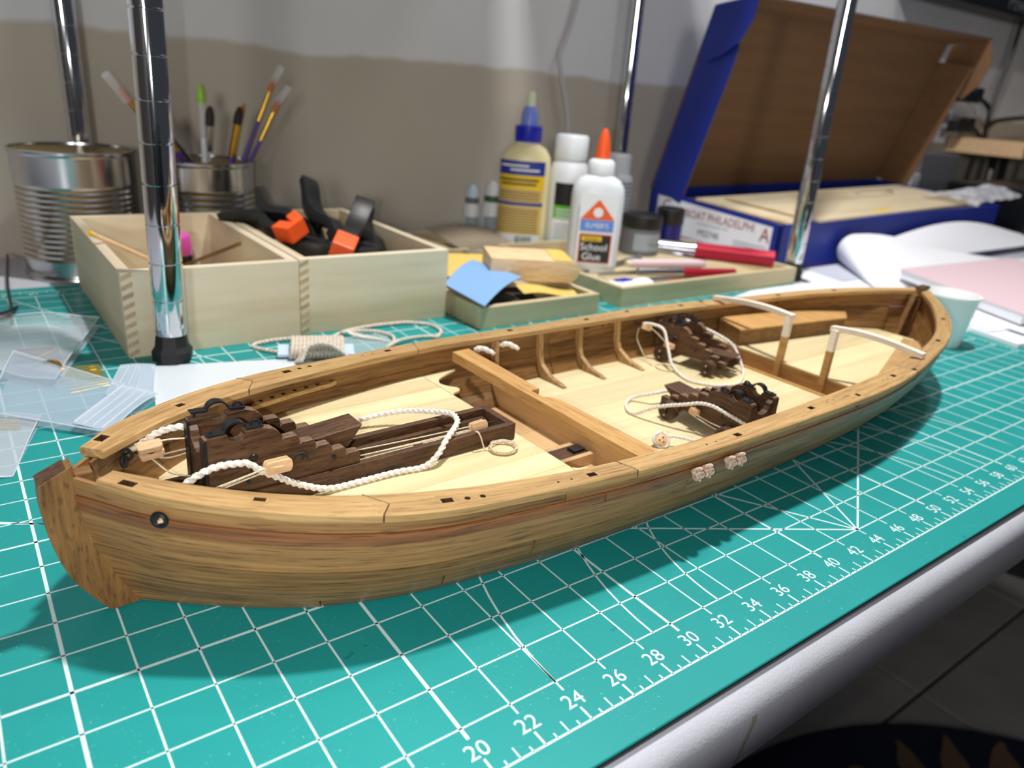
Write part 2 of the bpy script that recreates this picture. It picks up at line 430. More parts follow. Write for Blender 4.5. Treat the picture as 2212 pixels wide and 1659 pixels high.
# rug on the floor
rug = thing('rug', 'round navy rug with tan leaf pattern on the tiled floor', 'rug', (90, -30, -74.2))
R_ = []
for r, z in ((0.01, .9), (60, .9), (61, .5), (60.5, 0), (0.01, 0)):
    R_.append([(r*math.cos(2*PI*k/72), r*math.sin(2*PI*k/72), z) for k in range(72)])
MB().rings(R_).obj('rug_body', M_rug, rug, smooth=True)
for (deg, rr, a, s1, s2) in [(52, 53, 40, 5, 2.2), (44, 53, 20, 6, 2.4), (60, 51, 60, 6, 2), (66, 44, 20, 6, 2.4), (54, 45, -10, 7, 2.6), (45, 45, 80, 6, 2.4), (36, 48, 30, 6.5, 3), (28, 52, 60, 6, 2.4), (50, 37, 30, 7, 2.6), (38, 38, -20, 7, 2.4), (62, 36, 70, 6, 2.4), (28, 42, 10, 6, 2.6), (18, 48, 40, 6, 2.6), (74, 50, 10, 6, 2.4)]:
    P = []; cx, cy = rr*math.cos(math.radians(deg)), rr*math.sin(math.radians(deg)); a = math.radians(a)
    for k in range(14):
        q = 2*PI*k/14; w_ = 1 + .18*math.sin(3*q+deg)
        x, y = s1*math.cos(q)*w_, s2*math.sin(q)*w_*(1-.5*math.cos(q)**2)
        P.append((cx+x*math.cos(a)-y*math.sin(a), cy+x*math.sin(a)+y*math.cos(a)))
    MB().prism(P, .85, 1.05, lambda p, h: (p[0], p[1], h)).obj('leaf_motif', M_rugt, rug)

# ------------------------------------------------------------------ table
tb = thing('folding_table', 'white plastic folding table with rounded rim under the green mat', 'table', (0, 0, -75))
prof = [(77, -.3), (-.6, -.3), (-1.15, -.34), (-1.6, -.5), (-1.93, -.75), (-2.14, -1.15), (-2.2, -1.7), (-1.82, -4.3), (-1.7, -4.42), (-.9, -4.4), (77, -4.4)]
MB().prism(prof, -45, 168, lambda p, h: (h, p[0], p[1]+75)).obj('tabletop', M_table, tb, smooth=True)
for x in (-20, 150):
    for y in (34, 62):
        MB().cyl((x, y, 0), (x, y, 70.4), 1.3).obj('leg', M_grey, tb)

# ------------------------------------------------------------------ cutting mat
mt = thing('cutting_mat', 'green self healing cutting mat with white grid and ruler numbers', 'cutting mat')
U0, U1, V0, V1 = -1.65, 91.65, -1.45, 63.15
MB().bbox(U0, U1, V0, V1, -.14, 0).obj('mat_surface', M_mat, mt, bevel=.03, seg=1)
MB().bbox(U0+.04, U1-.04, V0-.02, V1-.04, -.3, -.15).obj('mat_core', M_black, mt)
g = MB(); zt = .006
def line(mb, a, b, wd):
    a = np.array(a, float); b = np.array(b, float); d = b-a; d /= np.linalg.norm(d); nn = np.array([-d[1], d[0]])*wd/2
    P = [a-nn, b-nn, b+nn, a+nn]
    mb.add([(p[0], p[1], zt) for p in P] + [(p[0], p[1], 0.0) for p in P], [(0, 1, 2, 3), (0, 4, 5, 1), (1, 5, 6, 2), (2, 6, 7, 3), (3, 7, 4, 0)])
for u in range(2, 90, 2): line(g, (u, 1.52), (u, 60.2), .13 if u % 10 == 0 else .075)
for v in range(2, 61, 2): line(g, (1.5, v), (88.4, v), .12 if v % 10 == 0 else .07)
g.obj('grid_lines', M_print, mt)
g = MB()
line(g, (0, 0), (90, 0), .085); line(g, (0, 61.7), (90, 61.7), .085); line(g, (0, 0), (0, 61.7), .085); line(g, (90, 0), (90, 61.7), .085)
for i in range(0, 181):
    u = i*.5; h = .62 if i % 4 == 0 else (.5 if i % 2 == 0 else .24)
    line(g, (u, 0), (u, h), .085 if i % 4 == 0 else .06); line(g, (u, 61.7), (u, 61.7-h), .06)
for i in range(0, 124):
    v = i*.5; h = .6 if i % 4 == 0 else (.45 if i % 2 == 0 else .24)
    line(g, (90, v), (90-h, v), .06); line(g, (0, v), (h, v), .06)
g.obj('ruler_ticks', M_print, mt)
g = MB()
for a in (30, 60, 120, 150): line(g, (44, 2), (44+46*math.cos(math.radians(a)) if a in (30, 150) else 44+60*math.cos(math.radians(a)), 2+(46*math.sin(math.radians(a)) if a in (30, 150) else 57*math.sin(math.radians(a)))), .1)
for r in (20, 15, 11):
    for k in range(48):
        a, b = PI*k/48, PI*(k+1)/48
        line(g, (44+r*math.cos(a), 2+r*math.sin(a)), (44+r*math.cos(b), 2+r*math.sin(b)), .09)
line(g, (12, 60), (30, 25), .1); line(g, (2, 27), (14, 19), .09)
g.obj('angle_guides', M_print, mt)
for u in range(4, 90, 2):
    text(str(u), .86, M_print, mt, (u, .98, .004), name='numeral')
    if u < 46: text(str(u), .8, M_print, mt, (u, 60.95, .004), (0, 0, PI), name='numeral')
for v in range(8, 24, 2): text(str(v), .8, M_print, mt, (89.0, v, .004), (0, 0, 0), name='numeral')

# ------------------------------------------------------------------ chrome shelving unit standing on the table
su = thing('wire_shelving_unit', 'chrome wire shelving unit with four grooved posts standing on the table', 'shelving unit', (0, 0, 0))
def post(x, y, z0, tilt=0, foot=True):
    zt_ = 64
    prof = []; z = z0 + 2.0
    while z < zt_:
        prof += [(1.05, z), (1.05, min(z+2.38, zt_))]
        if z+2.54 < zt_: prof += [(.95, z+2.42), (.95, z+2.52), (1.05, z+2.535)]
        z += 2.54
    p = MB().lathe(prof, 28).obj('post', M_chrome, su, smooth=True); p.location = (x*K, y*K, 0)
    if tilt: p.rotation_euler = (0, tilt, 0)
    f = MB().lathe([(1.0, z0), (1.32, z0+.12), (1.36, z0+.8), (1.12, z0+1.15), (1.0, z0+2.05)], 8).obj('levelling_foot', M_rubber, p, bevel=.04)
    return p
post(20.25, 39.95, .04, .018); post(21.0, 75.9, -.3); post(94.1, 40.3, .05, -.02); post(96.4, 75.9, -.3, -.01)
wsh = MB()
for x in np.arange(20, 97, 2.6): wsh.tube([(x, 40.5, 64), (x, 75.7, 64)], .14, 5)
for y in (40.3, 52, 64, 75.9):
    wsh.tube([(20, y, 63.6), (97, y, 63.6)], .28, 6)
for y in (40.3, 75.9):
    wsh.tube([(20, y, 60.8), (97, y, 60.8)], .28, 6); zz = []
    for i in range(0, 31): zz.append((20+i*2.56, y, 60.8 if i % 2 else 63.6))
    wsh.tube(zz, .18, 5)
wsh.obj('wire_shelf', M_wireshelf, su)
for (x0, x1, y0, y1, h, nme) in [(40, 64.6, 43, 74, 24, 'wide unseen carton added to shade the wall, left on the wire shelf'), (69.9, 82, 43, 74, 20, 'narrow unseen carton added to shade the wall, right on the wire shelf')]:
    cb = thing('shade_carton', nme, 'carton', (0, 0, 0))  # unseen cartons added to block the ceiling lamp; their gap leaves a lit strip
    MB().bbox(x0, x1, y0, y1, 64.2, 64.2+h).obj('carton_body', M_card, cb)
    MB().bbox((x0+x1)/2-2, (x0+x1)/2+2, y0-.02, y1+.02, 64.2+h-.3, 64.25+h).obj('packing_tape', M_ltan, cb)

# ------------------------------------------------------------------ wooden boxes
def finger_box(name, label, x0, x1, y0, y1, h, t, mat, z0=0.0, joints=True, rz=0, group=None):
    b = thing(name, label, 'box', ((x0+x1)/2, (y0+y1)/2, z0), rz, group); wx = (x1-x0)/2; wy = (y1-y0)/2
    MB().bbox(-wx, wx, -wy, -wy+t, 0, h).obj('front_board', mat, b, bevel=.06)
    MB().bbox(-wx, wx, wy-t, wy, 0, h).obj('back_board', mat, b, bevel=.06)
    MB().bbox(-wx, -wx+t, -wy+t+.005, wy-t-.005, 0, h).obj('side_board', mat if mat is M_tray else M_pineY, b, bevel=.05)
    MB().bbox(wx-t, wx, -wy+t+.005, wy-t-.005, 0, h).obj('side_board', mat if mat is M_tray else M_pineY, b, bevel=.05)
    MB().bbox(-wx+t+.005, wx-t-.005, -wy+t+.005, wy-t-.005, .1, .5).obj('bottom_board', mat, b)
    if joints:
        nj = 9; hh = h/nj
        for s, xa in ((-1, -wx+.0),):
            for k in range(nj):
                z = k*hh + .04
                MB().hexa([(xa+.02, -wy-.015, z), (xa+t-.02, -wy-.015, z+hh*.42), (xa+t-.02, -wy+.1, z+hh*.42), (xa+.02, -wy+.1, z), (xa+.02, -wy-.015, z+hh*.46), (xa+t-.02, -wy-.015, z+hh*.92), (xa+t-.02, -wy+.1, z+hh*.92), (xa+.02, -wy+.1, z+hh*.46)]).obj('finger_joint', M_endgrain, b)
    return b
M_pineY = wood('pine_side', (182, 164, 134), (208, 194, 166), (220, 208, 184), 1, .6, along=3, across=50, var=.5, fleck=.05, bump=.02)
M_endgrain = wood('end_grain', (160, 138, 106), (182, 160, 128), (194, 174, 144), 0, .6, along=60, across=200, fleck=.1, bump=.0)
boxA = finger_box('pine_box', 'pine finger-jointed box behind the front chrome post holding sticks and a pink cap', 17.75, 30.15, 41.5, 63.4, 6.15, .75, M_pine)
boxB = finger_box('pine_box', 'pine finger-jointed box full of black spring clamps', 30.3, 43.75, 41.8, 63.7, 6.15, .75, M_pine)
tray1 = finger_box('shallow_tray', 'shallow wooden tray holding the sanding block and sandpaper', 44.6, 58.4, 37.5, 59.5, 1.95, .7, M_tray, joints=False)
tray2 = finger_box('shallow_tray', 'wide shallow wooden tray of hobby knives with red handles', 61.9, 91.4, 38.0, 60.0, 2.05, .7, M_tray, joints=False)
tray3 = finger_box('shallow_tray', 'shallow wooden tray at the wall behind the small dropper bottles', 55.5, 66.2, 60.2, 71.6, 1.9, .6, M_tray, z0=-.3, joints=False)

# contents of box A
st = thing('wooden_stick', 'thin orange-tan wooden stick leaning on the left box rim', 'stick')
MB().cyl((17.6, 50.6, 7.0), (26.5, 55.5, 1.3), .19, 8).obj('stick_shaft', M_bare, st, smooth=True)
MB().cyl((17.42, 50.5, 7.11), (17.62, 50.61, 6.99), .2, 8, .2).obj('stick_tip', M_lyell, st)
st = thing('wooden_stick', 'brown wooden stick slanting up to the right box wall', 'stick')
MB().cyl((25.0, 61.5, 1.0), (29.2, 52.8, 5.2), .16, 8).obj('stick_shaft', M_inner, st, smooth=True)
pk = thing('marker_pen', 'black marker pen with a hot pink cap standing in the box', 'pen')
MB().tube([(26.9, 61.0, 1.0), (26.55, 60.6, 2.9)], .62, 12).obj('pen_barrel', M_black, pk, smooth=True)
MB().tube([(26.56, 60.62, 2.85), (26.2, 60.2, 4.7)], .66, 12).obj('pen_cap', M_pinkc, pk, smooth=True, bevel=.1)
MB().tube([(26.95, 60.1, 3.2), (27.3, 60.0, 1.2)], .16, 8).obj('pocket_clip', M_silver, pk, smooth=True)
for i, (x, y, a) in enumerate([(22.0, 44.3, .4), (23.8, 45.0, -.3), (21.0, 47.2, 1.0), (25.6, 46.0, .9)]):
    jn = tag(MB().torus((x, y, .75), .55, .17, n=16, k=8).obj('metal_ring', M_silver, smooth=True), ['steel ring near the left front corner inside the box', 'steel ring second from left inside the pine box', 'steel ring further back inside the pine box', 'steel ring nearest the box divider'][i], 'ring', 'steel rings in the pine box')

# spring clamps in box B
def clamp(label, handle, jaw, roll, pads=True, sc=.78):
    """spring clamp from the handle end to the jaw end"""
    h_ = np.array(handle, float); j_ = np.array(jaw, float); d = j_-h_; L_ = np.linalg.norm(d); d /= L_
    up = np.array([0, 0, 1.]); sd = np.cross(up, d); sd /= np.linalg.norm(sd); up = np.cross(d, sd)
    y_ = sd*math.cos(roll)+up*math.sin(roll); z_ = np.cross(d, y_)
    M_ = Matrix(((d[0], y_[0], z_[0]), (d[1], y_[1], z_[1]), (d[2], y_[2], z_[2]))); k_ = L_/8.7
    mid = h_ + d*(4.6*k_)
    c = thing('spring_clamp', label, 'clamp', mid, rot=M_.to_euler(), group='spring clamps in the pine box')
    for s in (-1, 1):
        P = [(-4.6, s*2.3, 0), (-3.6, s*1.8, 0), (-2.2, s*.85, 0), (-.6, s*.55, 0), (1.2, s*1.05, 0), (2.6, s*.9, 0), (3.4, s*.38, 0)]
        R = []; C_ = catmull(P, 3)
        for i, p in enumerate(C_):
            t = i/(len(C_)-1); wd = .36 + .26*math.sin(PI*min(1, t*1.15)); th = .6 + .25*(1-t)
            R.append([(p[0]*k_, (p[1]-wd)*k_, -th*k_), (p[0]*k_, (p[1]+wd)*k_, -th*k_), (p[0]*k_, (p[1]+wd*.8)*k_, th*k_), (p[0]*k_, (p[1]-wd*.8)*k_, th*k_)])
        MB().rings(R).obj('jaw_arm', M_blackp, c, smooth=True, bevel=.06)
        MB().hexa([(x*k_, y*k_, z*k_) for x, y, z in [(2.3, s*.9-.55, -.85), (4.1, s*.42-.55, -.85), (4.1, s*.42+.55, -.85), (2.3, s*.9+.55, -.85), (2.3, s*.9-.55, .85), (4.1, s*.42-.55, .85), (4.1, s*.42+.55, .85), (2.3, s*.9+.55, .85)]]).obj('jaw_pad', M_orange if pads else M_blackp, c, bevel=.12)
    MB().torus((-.6*k_, 0, 0), .5*k_, .16*k_, n=18).obj('coil_spring', M_blackp, c, smooth=True)
    MB().cyl((-.6*k_, 0, -.8*k_), (-.6*k_, 0, .8*k_), .2*k_, 10).obj('pivot_pin', M_blackp, c)
    return c
clamp('black spring clamp with a bright orange jaw pad at the left side of the box', (31.6, 59.6, 7.2), (34.0, 51.4, 6.4), .5)
clamp('black spring clamp with orange jaw pad at the front edge, handle standing up', (39.6, 51.4, 6.6), (34.4, 43.6, 5.7), 1.25)
clamp('black spring clamp lying at the back of the box with its handle raised', (37.2, 60.6, 7.4), (38.0, 51.5, 4.4), 1.1, False)
clamp('black spring clamp lying across the middle of the box', (33.4, 54.2, 4.6), (40.8, 49.0, 4.2), .1, False)
clamp('black spring clamp at the right wall with its stubby handle up', (41.8, 57.4, 6.2), (40.6, 49.4, 3.4), .9, False)

# ------------------------------------------------------------------ tin cans and brushes
def can(label, c, r, h, z0=0.0, ribs=13):
    t = thing('tin_can', label, 'can', (c[0], c[1], z0))
    prof = [(r*.93, .12), (r*.985, .0), (r+.12, .05), (r+.14, .3), (r+.02, .5), (r, .62)]
    z = .16*h; prof += [(r, z)]; top = .73*h; n = ribs*4
    for i in range(n+1): prof.append((r - .07 + .07*math.cos(2*PI*i/4*1.0), lerp(z, top, i/n)))
    prof += [(r, top+.15), (r, h-.55), (r+.02, h-.4), (r+.16, h-.28), (r+.17, h-.08), (r+.08, h), (r-.05, h-.05), (r-.07, h-.3)]
    MB().lathe(prof, 48).obj('can_wall', M_tin, t, smooth=True)
    MB().lathe([(r-.08, h-.2), (r-.10, h-.6), (r-.1, .4), (.05, .35)], 48).obj('can_lining', M_tin_in, t, smooth=True)
    return t
can('large empty ribbed tin can in front of the rear chrome post', (19.3, 69.3), 5.05, 11.7, -.3)
can('smaller ribbed tin can holding the paint brushes', (31.6, 71.2), 4.85, 10.6, -.3, 10)
def brush(label, tip, base, kind):
    b = thing('paint_brush', label, 'brush', (0, 0, 0), group='paint brushes in the tin can')
    tip = np.array(tip, float); base = np.array(base, float); d = (tip-base); L = np.linalg.norm(d); d /= L
    hand, fer, bri, bl, fl_, r = kind
    P = lambda q: tuple(tip - d*q)
    MB().tube([P(L), P(L*.6), P(bl+fl_+.1)], lambda t: r*(.75+.35*math.sin(PI*t*.9+.2)), 10).obj('handle', hand, b, smooth=True)
    MB().tube([P(bl+fl_+.2), P(bl+fl_*.5), P(bl-.05)], lambda t: lerp(r*1.05, r*.95, t), 10).obj('ferrule', fer, b, smooth=True)
    MB().tube([P(bl), P(bl*.55), P(bl*.15), P(0)], lambda t: r*(1.0 if t < .5 else 1.0)*(1.15 if t < .4 else lerp(1.2, .25, (t-.4)/.6)), 10).obj('bristles', bri, b, smooth=True)
    return b
G = (M_purple, M_gold, M_bristle_o, 1.5, 3.0, .24)
sl = brush('paint brush with orange bristles in a clear sleeve leaning far left', (23.4, 66.4, 17.0), (34.3, 72.8, 2.0), G)
MB().tube([(22.3, 65.7, 18.0), (24.0, 66.8, 15.9)], .42, 12).obj('clear_sleeve', M_slip, sl, smooth=True)
brush('black bristled brush beside the far left sleeved brush', (26.0, 67.4, 14.8), (34.4, 70.9, 2.0), (M_purple, M_gold, M_bristle_b, 1.4, 2.6, .34))
brush('silver ferruled brush leaning left behind the front post', (27.0, 68.4, 15.0), (34.8, 72.0, 2.0), (M_purple, M_silver, M_bristle_b, 1.2, 4.2, .3))
lb = brush('white handled tool with a lime green tip standing upright in the can', (31.3, 69.5, 17.6), (31.6, 71.0, 1.5), (M_white, M_slip, M_green, 1.7, 3.2, .34))
brush('short dark bristled brush with a silver ferrule right of the lime tool', (32.2, 69.8, 15.6), (31.3, 72.4, 1.5), (M_white, M_silver, M_bristle_b, 1.9, 2.4, .42))
brush('black bristled brush with gold ferrule at the right rim', (35.2, 69.8, 15.7), (32.6, 71.8, 1.5), (M_purple, M_gold, M_bristle_b, 1.8, 3.2, .4))
brush('short brush with tan bristles just behind the black bristled one', (36.0, 71.0, 16.0), (32.8, 72.6, 1.5), (M_purple, M_gold, M_bristle_o, 1.6, 3.0, .22))
b_ = brush('tallest sleeved brush with orange bristles leaning right', (39.0, 70.0, 18.7), (32.0, 71.6, 1.5), G)
MB().tube([(39.8, 69.8, 19.9), (38.8, 70.05, 18.2)], .4, 12).obj('clear_sleeve', M_slip, b_, smooth=True)
b_ = brush('lower sleeved brush with orange bristles leaning right', (39.0, 68.8, 16.7), (31.8, 70.8, 1.5), G)
MB().tube([(40.0, 68.6, 18.0), (38.8, 68.85, 16.3)], .4, 12).obj('clear_sleeve', M_slip, b_, smooth=True)

# ------------------------------------------------------------------ bottles
def oval(c, sec, n=32, rz=0.0, p=2.6):
    """sections (half width, half depth, z) with a squarish oval outline"""
    R = []
    for a, b, z in sec:
        r = []
        for k in range(n):
            q = 2*PI*k/n; cx = math.copysign(abs(math.cos(q))**(2/p), math.cos(q)); sy = math.copysign(abs(math.sin(q))**(2/p), math.sin(q))
            r.append((a*cx, b*sy, z))
        R.append(r)
    return MB().rings(R)
def oval_patch(a, b, z0, z1, q0, q1, p=2.6, n=14, off=.03):
    rows = []
    for z in (z0, z1):
        r = []
        for k in range(n+1):
            q = lerp(q0, q1, k/n); cx = math.copysign(abs(math.cos(q))**(2/p), math.cos(q)); sy = math.copysign(abs(math.sin(q))**(2/p), math.sin(q))
            r.append(((a+off)*cx, (b+off)*sy, z))
        rows.append(r)
    return MB().grid(rows)
# wood glue
RZ = -.62
wg = thing('wood_glue_bottle', 'tall cream wood glue bottle with a blue cap and nozzle', 'bottle', (69.0, 64.6, -.3), RZ)
oval(0, [(2.9, 1.9, 0), (3.15, 2.1, .25), (3.2, 2.15, 1), (3.2, 2.15, 11.0), (3.05, 2.05, 12.2), (2.4, 1.8, 13.2), (1.5, 1.4, 13.7), (1.4, 1.4, 14.0)]).obj('bottle_body', M_glue, wg, smooth=True)
MB().lathe([(1.6, 13.9), (1.68, 14.0), (1.68, 15.7), (1.5, 15.85)], 24).obj('cap', M_bluecap, wg, smooth=True)
MB().lathe([(1.05, 15.8), (1.0, 17.2), (.75, 17.9), (.6, 18.1)], 20).obj('nozzle', M_bluecap2, wg, smooth=True)
MB().lathe([(.6, 18.0), (.55, 19.4), (.35, 19.8)], 16).obj('nozzle_tip', M_nozzle, wg, smooth=True)
q0, q1 = PI*1.04, PI*1.74
for z0, z1, mm, nm in [(1.0, 2.6, M_paper, 'barcode_label'), (2.6, 8.3, M_ltan, 'text_label'), (6.3, 6.7, M_lblue, 'blue_stripe'), (8.3, 10.0, M_lyell, 'yellow_label'), (10.0, 11.7, M_lblue, 'blue_label')]:
    oval_patch(3.2, 2.15, z0, z1, q0, q1, off=.06 if nm == 'blue_stripe' else .03).obj(nm, mm, wg)
for k in range(9): oval_patch(3.2, 2.15, 3.0+k*.34, 3.12+k*.34, q0+.25, q1-.2, off=.05).obj('text_line', M_inner, wg)
for k in range(4): oval_patch(3.2, 2.15, 6.95+k*.32, 7.07+k*.32, q0+.25, q1-.2, off=.05).obj('text_line', M_inner, wg)
for k in range(9): oval_patch(3.2, 2.15, 1.15, 2.45, PI*1.45+k*.055, PI*1.45+k*.055+.03, n=1, off=.05).obj('barcode_bar', M_lblack, wg)
for k, (za, qa, qb) in enumerate([(11.0, .3, 1.5), (10.5, .9, 1.9), (9.3, .2, 1.9), (8.8, .4, 1.8)]): oval_patch(3.2, 2.15, za, za+.24, q0+qa, q0+qb, off=.05).obj('text_line', M_paper if za > 10 else M_lblack, wg)
# plain white bottle with black and green label
wb = thing('white_bottle', 'white round bottle with black and green label between the two glue bottles', 'bottle', (74.1, 62.0, -.3))
MB().lathe([(2.2, 0), (2.5, .2), (2.55, .6), (2.55, 9.6), (2.45, 10.6), (2.2, 11.6), (1.9, 12.0), (1.85, 12.2)], 32).obj('bottle_body', M_white, wb, smooth=True)
MB().lathe([(2.05, 12.1), (2.1, 12.3), (2.1, 14.8), (1.9, 15.1)], 40).obj('cap', M_white, wb, smooth=True)
def arc(r, z0, z1, a0, a1, n=12, off=.03): return MB().grid([[((r+off)*math.cos(lerp(a0, a1, k/n)), (r+off)*math.sin(lerp(a0, a1, k/n)), z) for k in range(n+1)] for z in (z0, z1)])
arc(2.55, 6.6, 9.4, 3.35, 4.6).obj('black_label', M_lblack, wb); arc(2.55, 4.9, 6.6, 3.35, 4.6).obj('green_label', M_lgreen, wb); arc(2.55, .8, 4.9, 3.35, 4.6).obj('paper_label', M_paper, wb)
for k in range(3): arc(2.55, 5.1+k*.45, 5.25+k*.45, 3.5, 4.45, off=.05).obj('text_line', M_paper, wb)
for k in range(8): arc(2.55, 1.2+k*.42, 1.32+k*.42, 3.5, 4.45, off=.05).obj('text_line', M_lgrey, wb)
# school glue
sg = thing('school_glue_bottle', 'white school glue bottle with an orange pointed cap and triangle logo', 'bottle', (68.9, 50.6, .5), -.62)
oval(0, [(2.7, 1.7, 0), (2.95, 1.85, .25), (3.0, 1.9, 1), (3.0, 1.9, 8.6), (2.85, 1.85, 9.6), (2.3, 1.7, 10.4), (1.5, 1.4, 10.8)]).obj('bottle_body', M_white, sg, smooth=True)
MB().lathe([(1.45, 10.7), (1.5, 10.9), (1.5, 12.2), (1.25, 12.5), (.9, 12.6)], 32).obj('collar', M_white, sg, smooth=True)
MB().lathe([(.85, 12.5), (.8, 13.4), (.62, 14.6), (.4, 15.4), (.2, 15.8)], 20).obj('twist_cap', M_orange, sg, smooth=True)
def flat(poly, z, name, mat, dy): 
    return MB().prism(poly, 0, .03, lambda p, h: (p[0], -1.9-dy-h, p[1])).obj(name, mat, sg)
flat([(-2.1, 1.0), (2.1, 1.0), (2.1, 9.0), (-2.1, 9.0)], 0, 'paper_label', M_paper, .0)
flat([(-1.95, 6.15), (1.95, 6.15), (.12, 8.3), (-.12, 8.3)], 0, 'orange_triangle', M_lorange, .035)
flat([(-1.9, 4.85), (1.9, 4.85), (1.9, 6.1), (-1.9, 6.1)], 0, 'blue_band', M_lsky, .035)
flat([(.55*math.cos(a*PI/6), 6.95+.55*math.sin(a*PI/6)) for a in range(12)], 0, 'round_emblem', M_paper, .07)
flat([(-1.85, 1.25), (1.85, 1.25), (1.85, 4.55), (-1.85, 4.55)], 0, 'red_border', M_lorange, .035)
flat([(-1.75, 1.35), (1.75, 1.35), (1.75, 4.45), (-1.75, 4.45)], 0, 'black_panel', M_lblack, .07)
flat([(-1.6, 3.75), (.7, 3.75), (.7, 4.3), (-1.6, 4.3)], 0, 'washable_flash', M_lyell, .105)
RX = (PI/2, 0, 0)
text("ELMER'S", .78, M_paper, sg, (0, -2.0, 5.47), RX, sx=.95); text("School", 1.15, M_paper, sg, (-.1, -2.03, 3.05), RX); text("Glue", 1.15, M_paper, sg, (-.3, -2.03, 1.95), RX)
text("Washable", .42, M_lblack, sg, (-.45, -2.06, 4.02), RX)
# little bottles
def small_bottle(label, c, z0, r, h, cap, lab, group=None):
    b = thing('dropper_bottle', label, 'bottle', (c[0], c[1], z0), 0, group)
    MB().lathe([(r*.9, 0), (r, .15), (r, h*.6), (r*.75, h*.68), (r*.7, h*.7)], 20).obj('bottle_body', M_white, b, smooth=True)
    MB().lathe([(r*.82, h*.68), (r*.86, h*.7), (r*.8, h*.78)], 20).obj('collar_ring', lab, b, smooth=True)
    MB().lathe([(r*.78, h*.77), (r*.72, h*.9), (r*.45, h*.96), (r*.3, h)], 20).obj('cap', cap, b, smooth=True)
    arc(r, h*.15, h*.45, 3.3, 5.2).obj('paper_label', M_lgrey, b)
    return b
small_bottle('small white dropper bottle with a dark green ring left of the wood glue', (68.7, 71.0), -.3, 1.35, 8.2, M_white, M_dkgreen)
small_bottle('small pale dropper bottle partly hidden behind the green ringed one', (66.5, 72.6), -.3, 1.1, 7.6, M_bob, M_grey)
fb = thing('frosted_bottle', 'frosted white bottle with fine print by the rear right post', 'bottle', (91.0, 70.5, -.3))
MB().lathe([(2.2, 0), (2.4, .3), (2.4, 8.6), (2.1, 9.2), (1.75, 9.4)], 28).obj('bottle_body', M_white, fb, smooth=True)
MB().lathe([(1.8, 9.3), (1.85, 9.5), (1.8, 12.0), (1.6, 12.2)], 28).obj('cap', M_white, fb, smooth=True)
for k in range(9): arc(2.4, 3.2+k*.6, 3.4+k*.6, 3.4, 5.2, off=.04).obj('text_line', M_lblack, fb)
dj = thing('paint_jar', 'dark paint jar with a black lid behind the school glue bottle', 'jar', (82.8, 56.4, .5))
MB().lathe([(2.4, 0), (2.6, .2), (2.6, 3.4), (2.3, 3.7)], 28).obj('jar_body', M_grey, dj, smooth=True); MB().lathe([(2.65, 3.5), (2.7, 3.7), (2.7, 5.0), (2.5, 5.15)], 28).obj('lid', M_black, dj, smooth=True)
arc(2.6, .7, 2.9, 3.6, 5.2).obj('paper_label', M_lgrey, dj)
bj = thing('paint_jar', 'deep blue paint jar with a black lid in front of the kit box label', 'jar', (88.7, 56.9, .5))
MB().lathe([(1.6, 0), (1.8, .2), (1.8, 3.6), (1.6, 3.8)], 28).obj('jar_body', M_dkblue, bj, smooth=True); MB().lathe([(1.82, 3.6), (1.88, 3.75), (1.88, 5.6), (1.7, 5.75)], 28).obj('lid', M_black, bj, smooth=True)

# ------------------------------------------------------------------ sandpaper and sanding block in tray one
def sheet_thing(name, label, cat, rows, th, mat, nrm=(0, 0, 1), group=None, part='sheet_body'):
    o = MB().sheet(rows, th, nrm).obj(name, mat, None, smooth=True); return tag(o, label, cat, group)
def warp(P00, P10, P11, P01, n=8, f=None):
    rows = []
    for j in range(n+1):
        r = []
        for i in range(n+1):
            u, v = i/n, j/n; p = (1-u)*(1-v)*np.array(P00, float)+u*(1-v)*np.array(P10, float)+u*v*np.array(P11, float)+(1-u)*v*np.array(P01, float)
            if f: p = p + np.array([0, 0, f(u, v)])
            r.append(p)
        rows.append(r)
    return rows
sheet_thing('sandpaper_sheet', 'light blue sandpaper square tilted over the tray front corner', 'sandpaper', warp((43.7, 42.2, 3.0), (44.5, 36.9, 2.3), (51.0, 40.4, 3.5), (50.2, 47.5, 3.6), f=lambda u, v: .4*math.sin(PI*v)), .05, M_blueS)
sheet_thing('sandpaper_sheet', 'yellow sandpaper sheet lying behind the blue square', 'sandpaper', warp((46.0, 46.5, 2.5), (54.8, 42.5, 2.6), (57.2, 50.5, 3.0), (49.0, 54.0, 3.0)), .05, M_yellS)
sheet_thing('sandpaper_sheet', 'dark sandpaper offcut inside the tray under the blue square', 'sandpaper', warp((46.5, 39.0, 1.2), (52.0, 38.6, 1.4), (54.0, 43.5, 1.6), (47.5, 44.5, 1.5)), .05, M_darkS)
sheet_thing('sandpaper_sheet', 'folded yellow sandpaper strip at the front of the tray', 'sandpaper', warp((50.6, 39.4, 2.2), (56.6, 38.6, 1.7), (57.2, 40.4, 2.0), (51.2, 41.6, 2.4), f=lambda u, v: .15*math.sin(6*u)), .05, M_yellS)
sheet_thing('sandpaper_sheet', 'grey sandpaper sheet leaning in the rear tray', 'sandpaper', warp((56.2, 56.0, 1.7), (66.0, 57.6, .9), (65.0, 66.5, 2.6), (57.5, 69.5, 2.4), f=lambda u, v: .5*math.sin(PI*u)), .05, M_greyS)
sb = thing('sanding_block', 'wooden sanding block with yellow sandpaper wrapped round its end', 'sanding block', (54.3, 43.2, 2.75), -.42, rot=(0.05, .02, -.42))
P = [(-4.6, 0), (3.0, 0)] + [(3.0+1.15*math.sin(a)*1.0, 1.05-1.05*math.cos(a)) for a in np.linspace(.2, PI-.2, 9)] + [(3.0, 2.1), (-4.6, 2.1)]
MB().prism(P, -2.2, 2.2, lambda p, h: (p[0], h, p[1])).obj('block_body', M_bare, sb, smooth=True, bevel=.08)
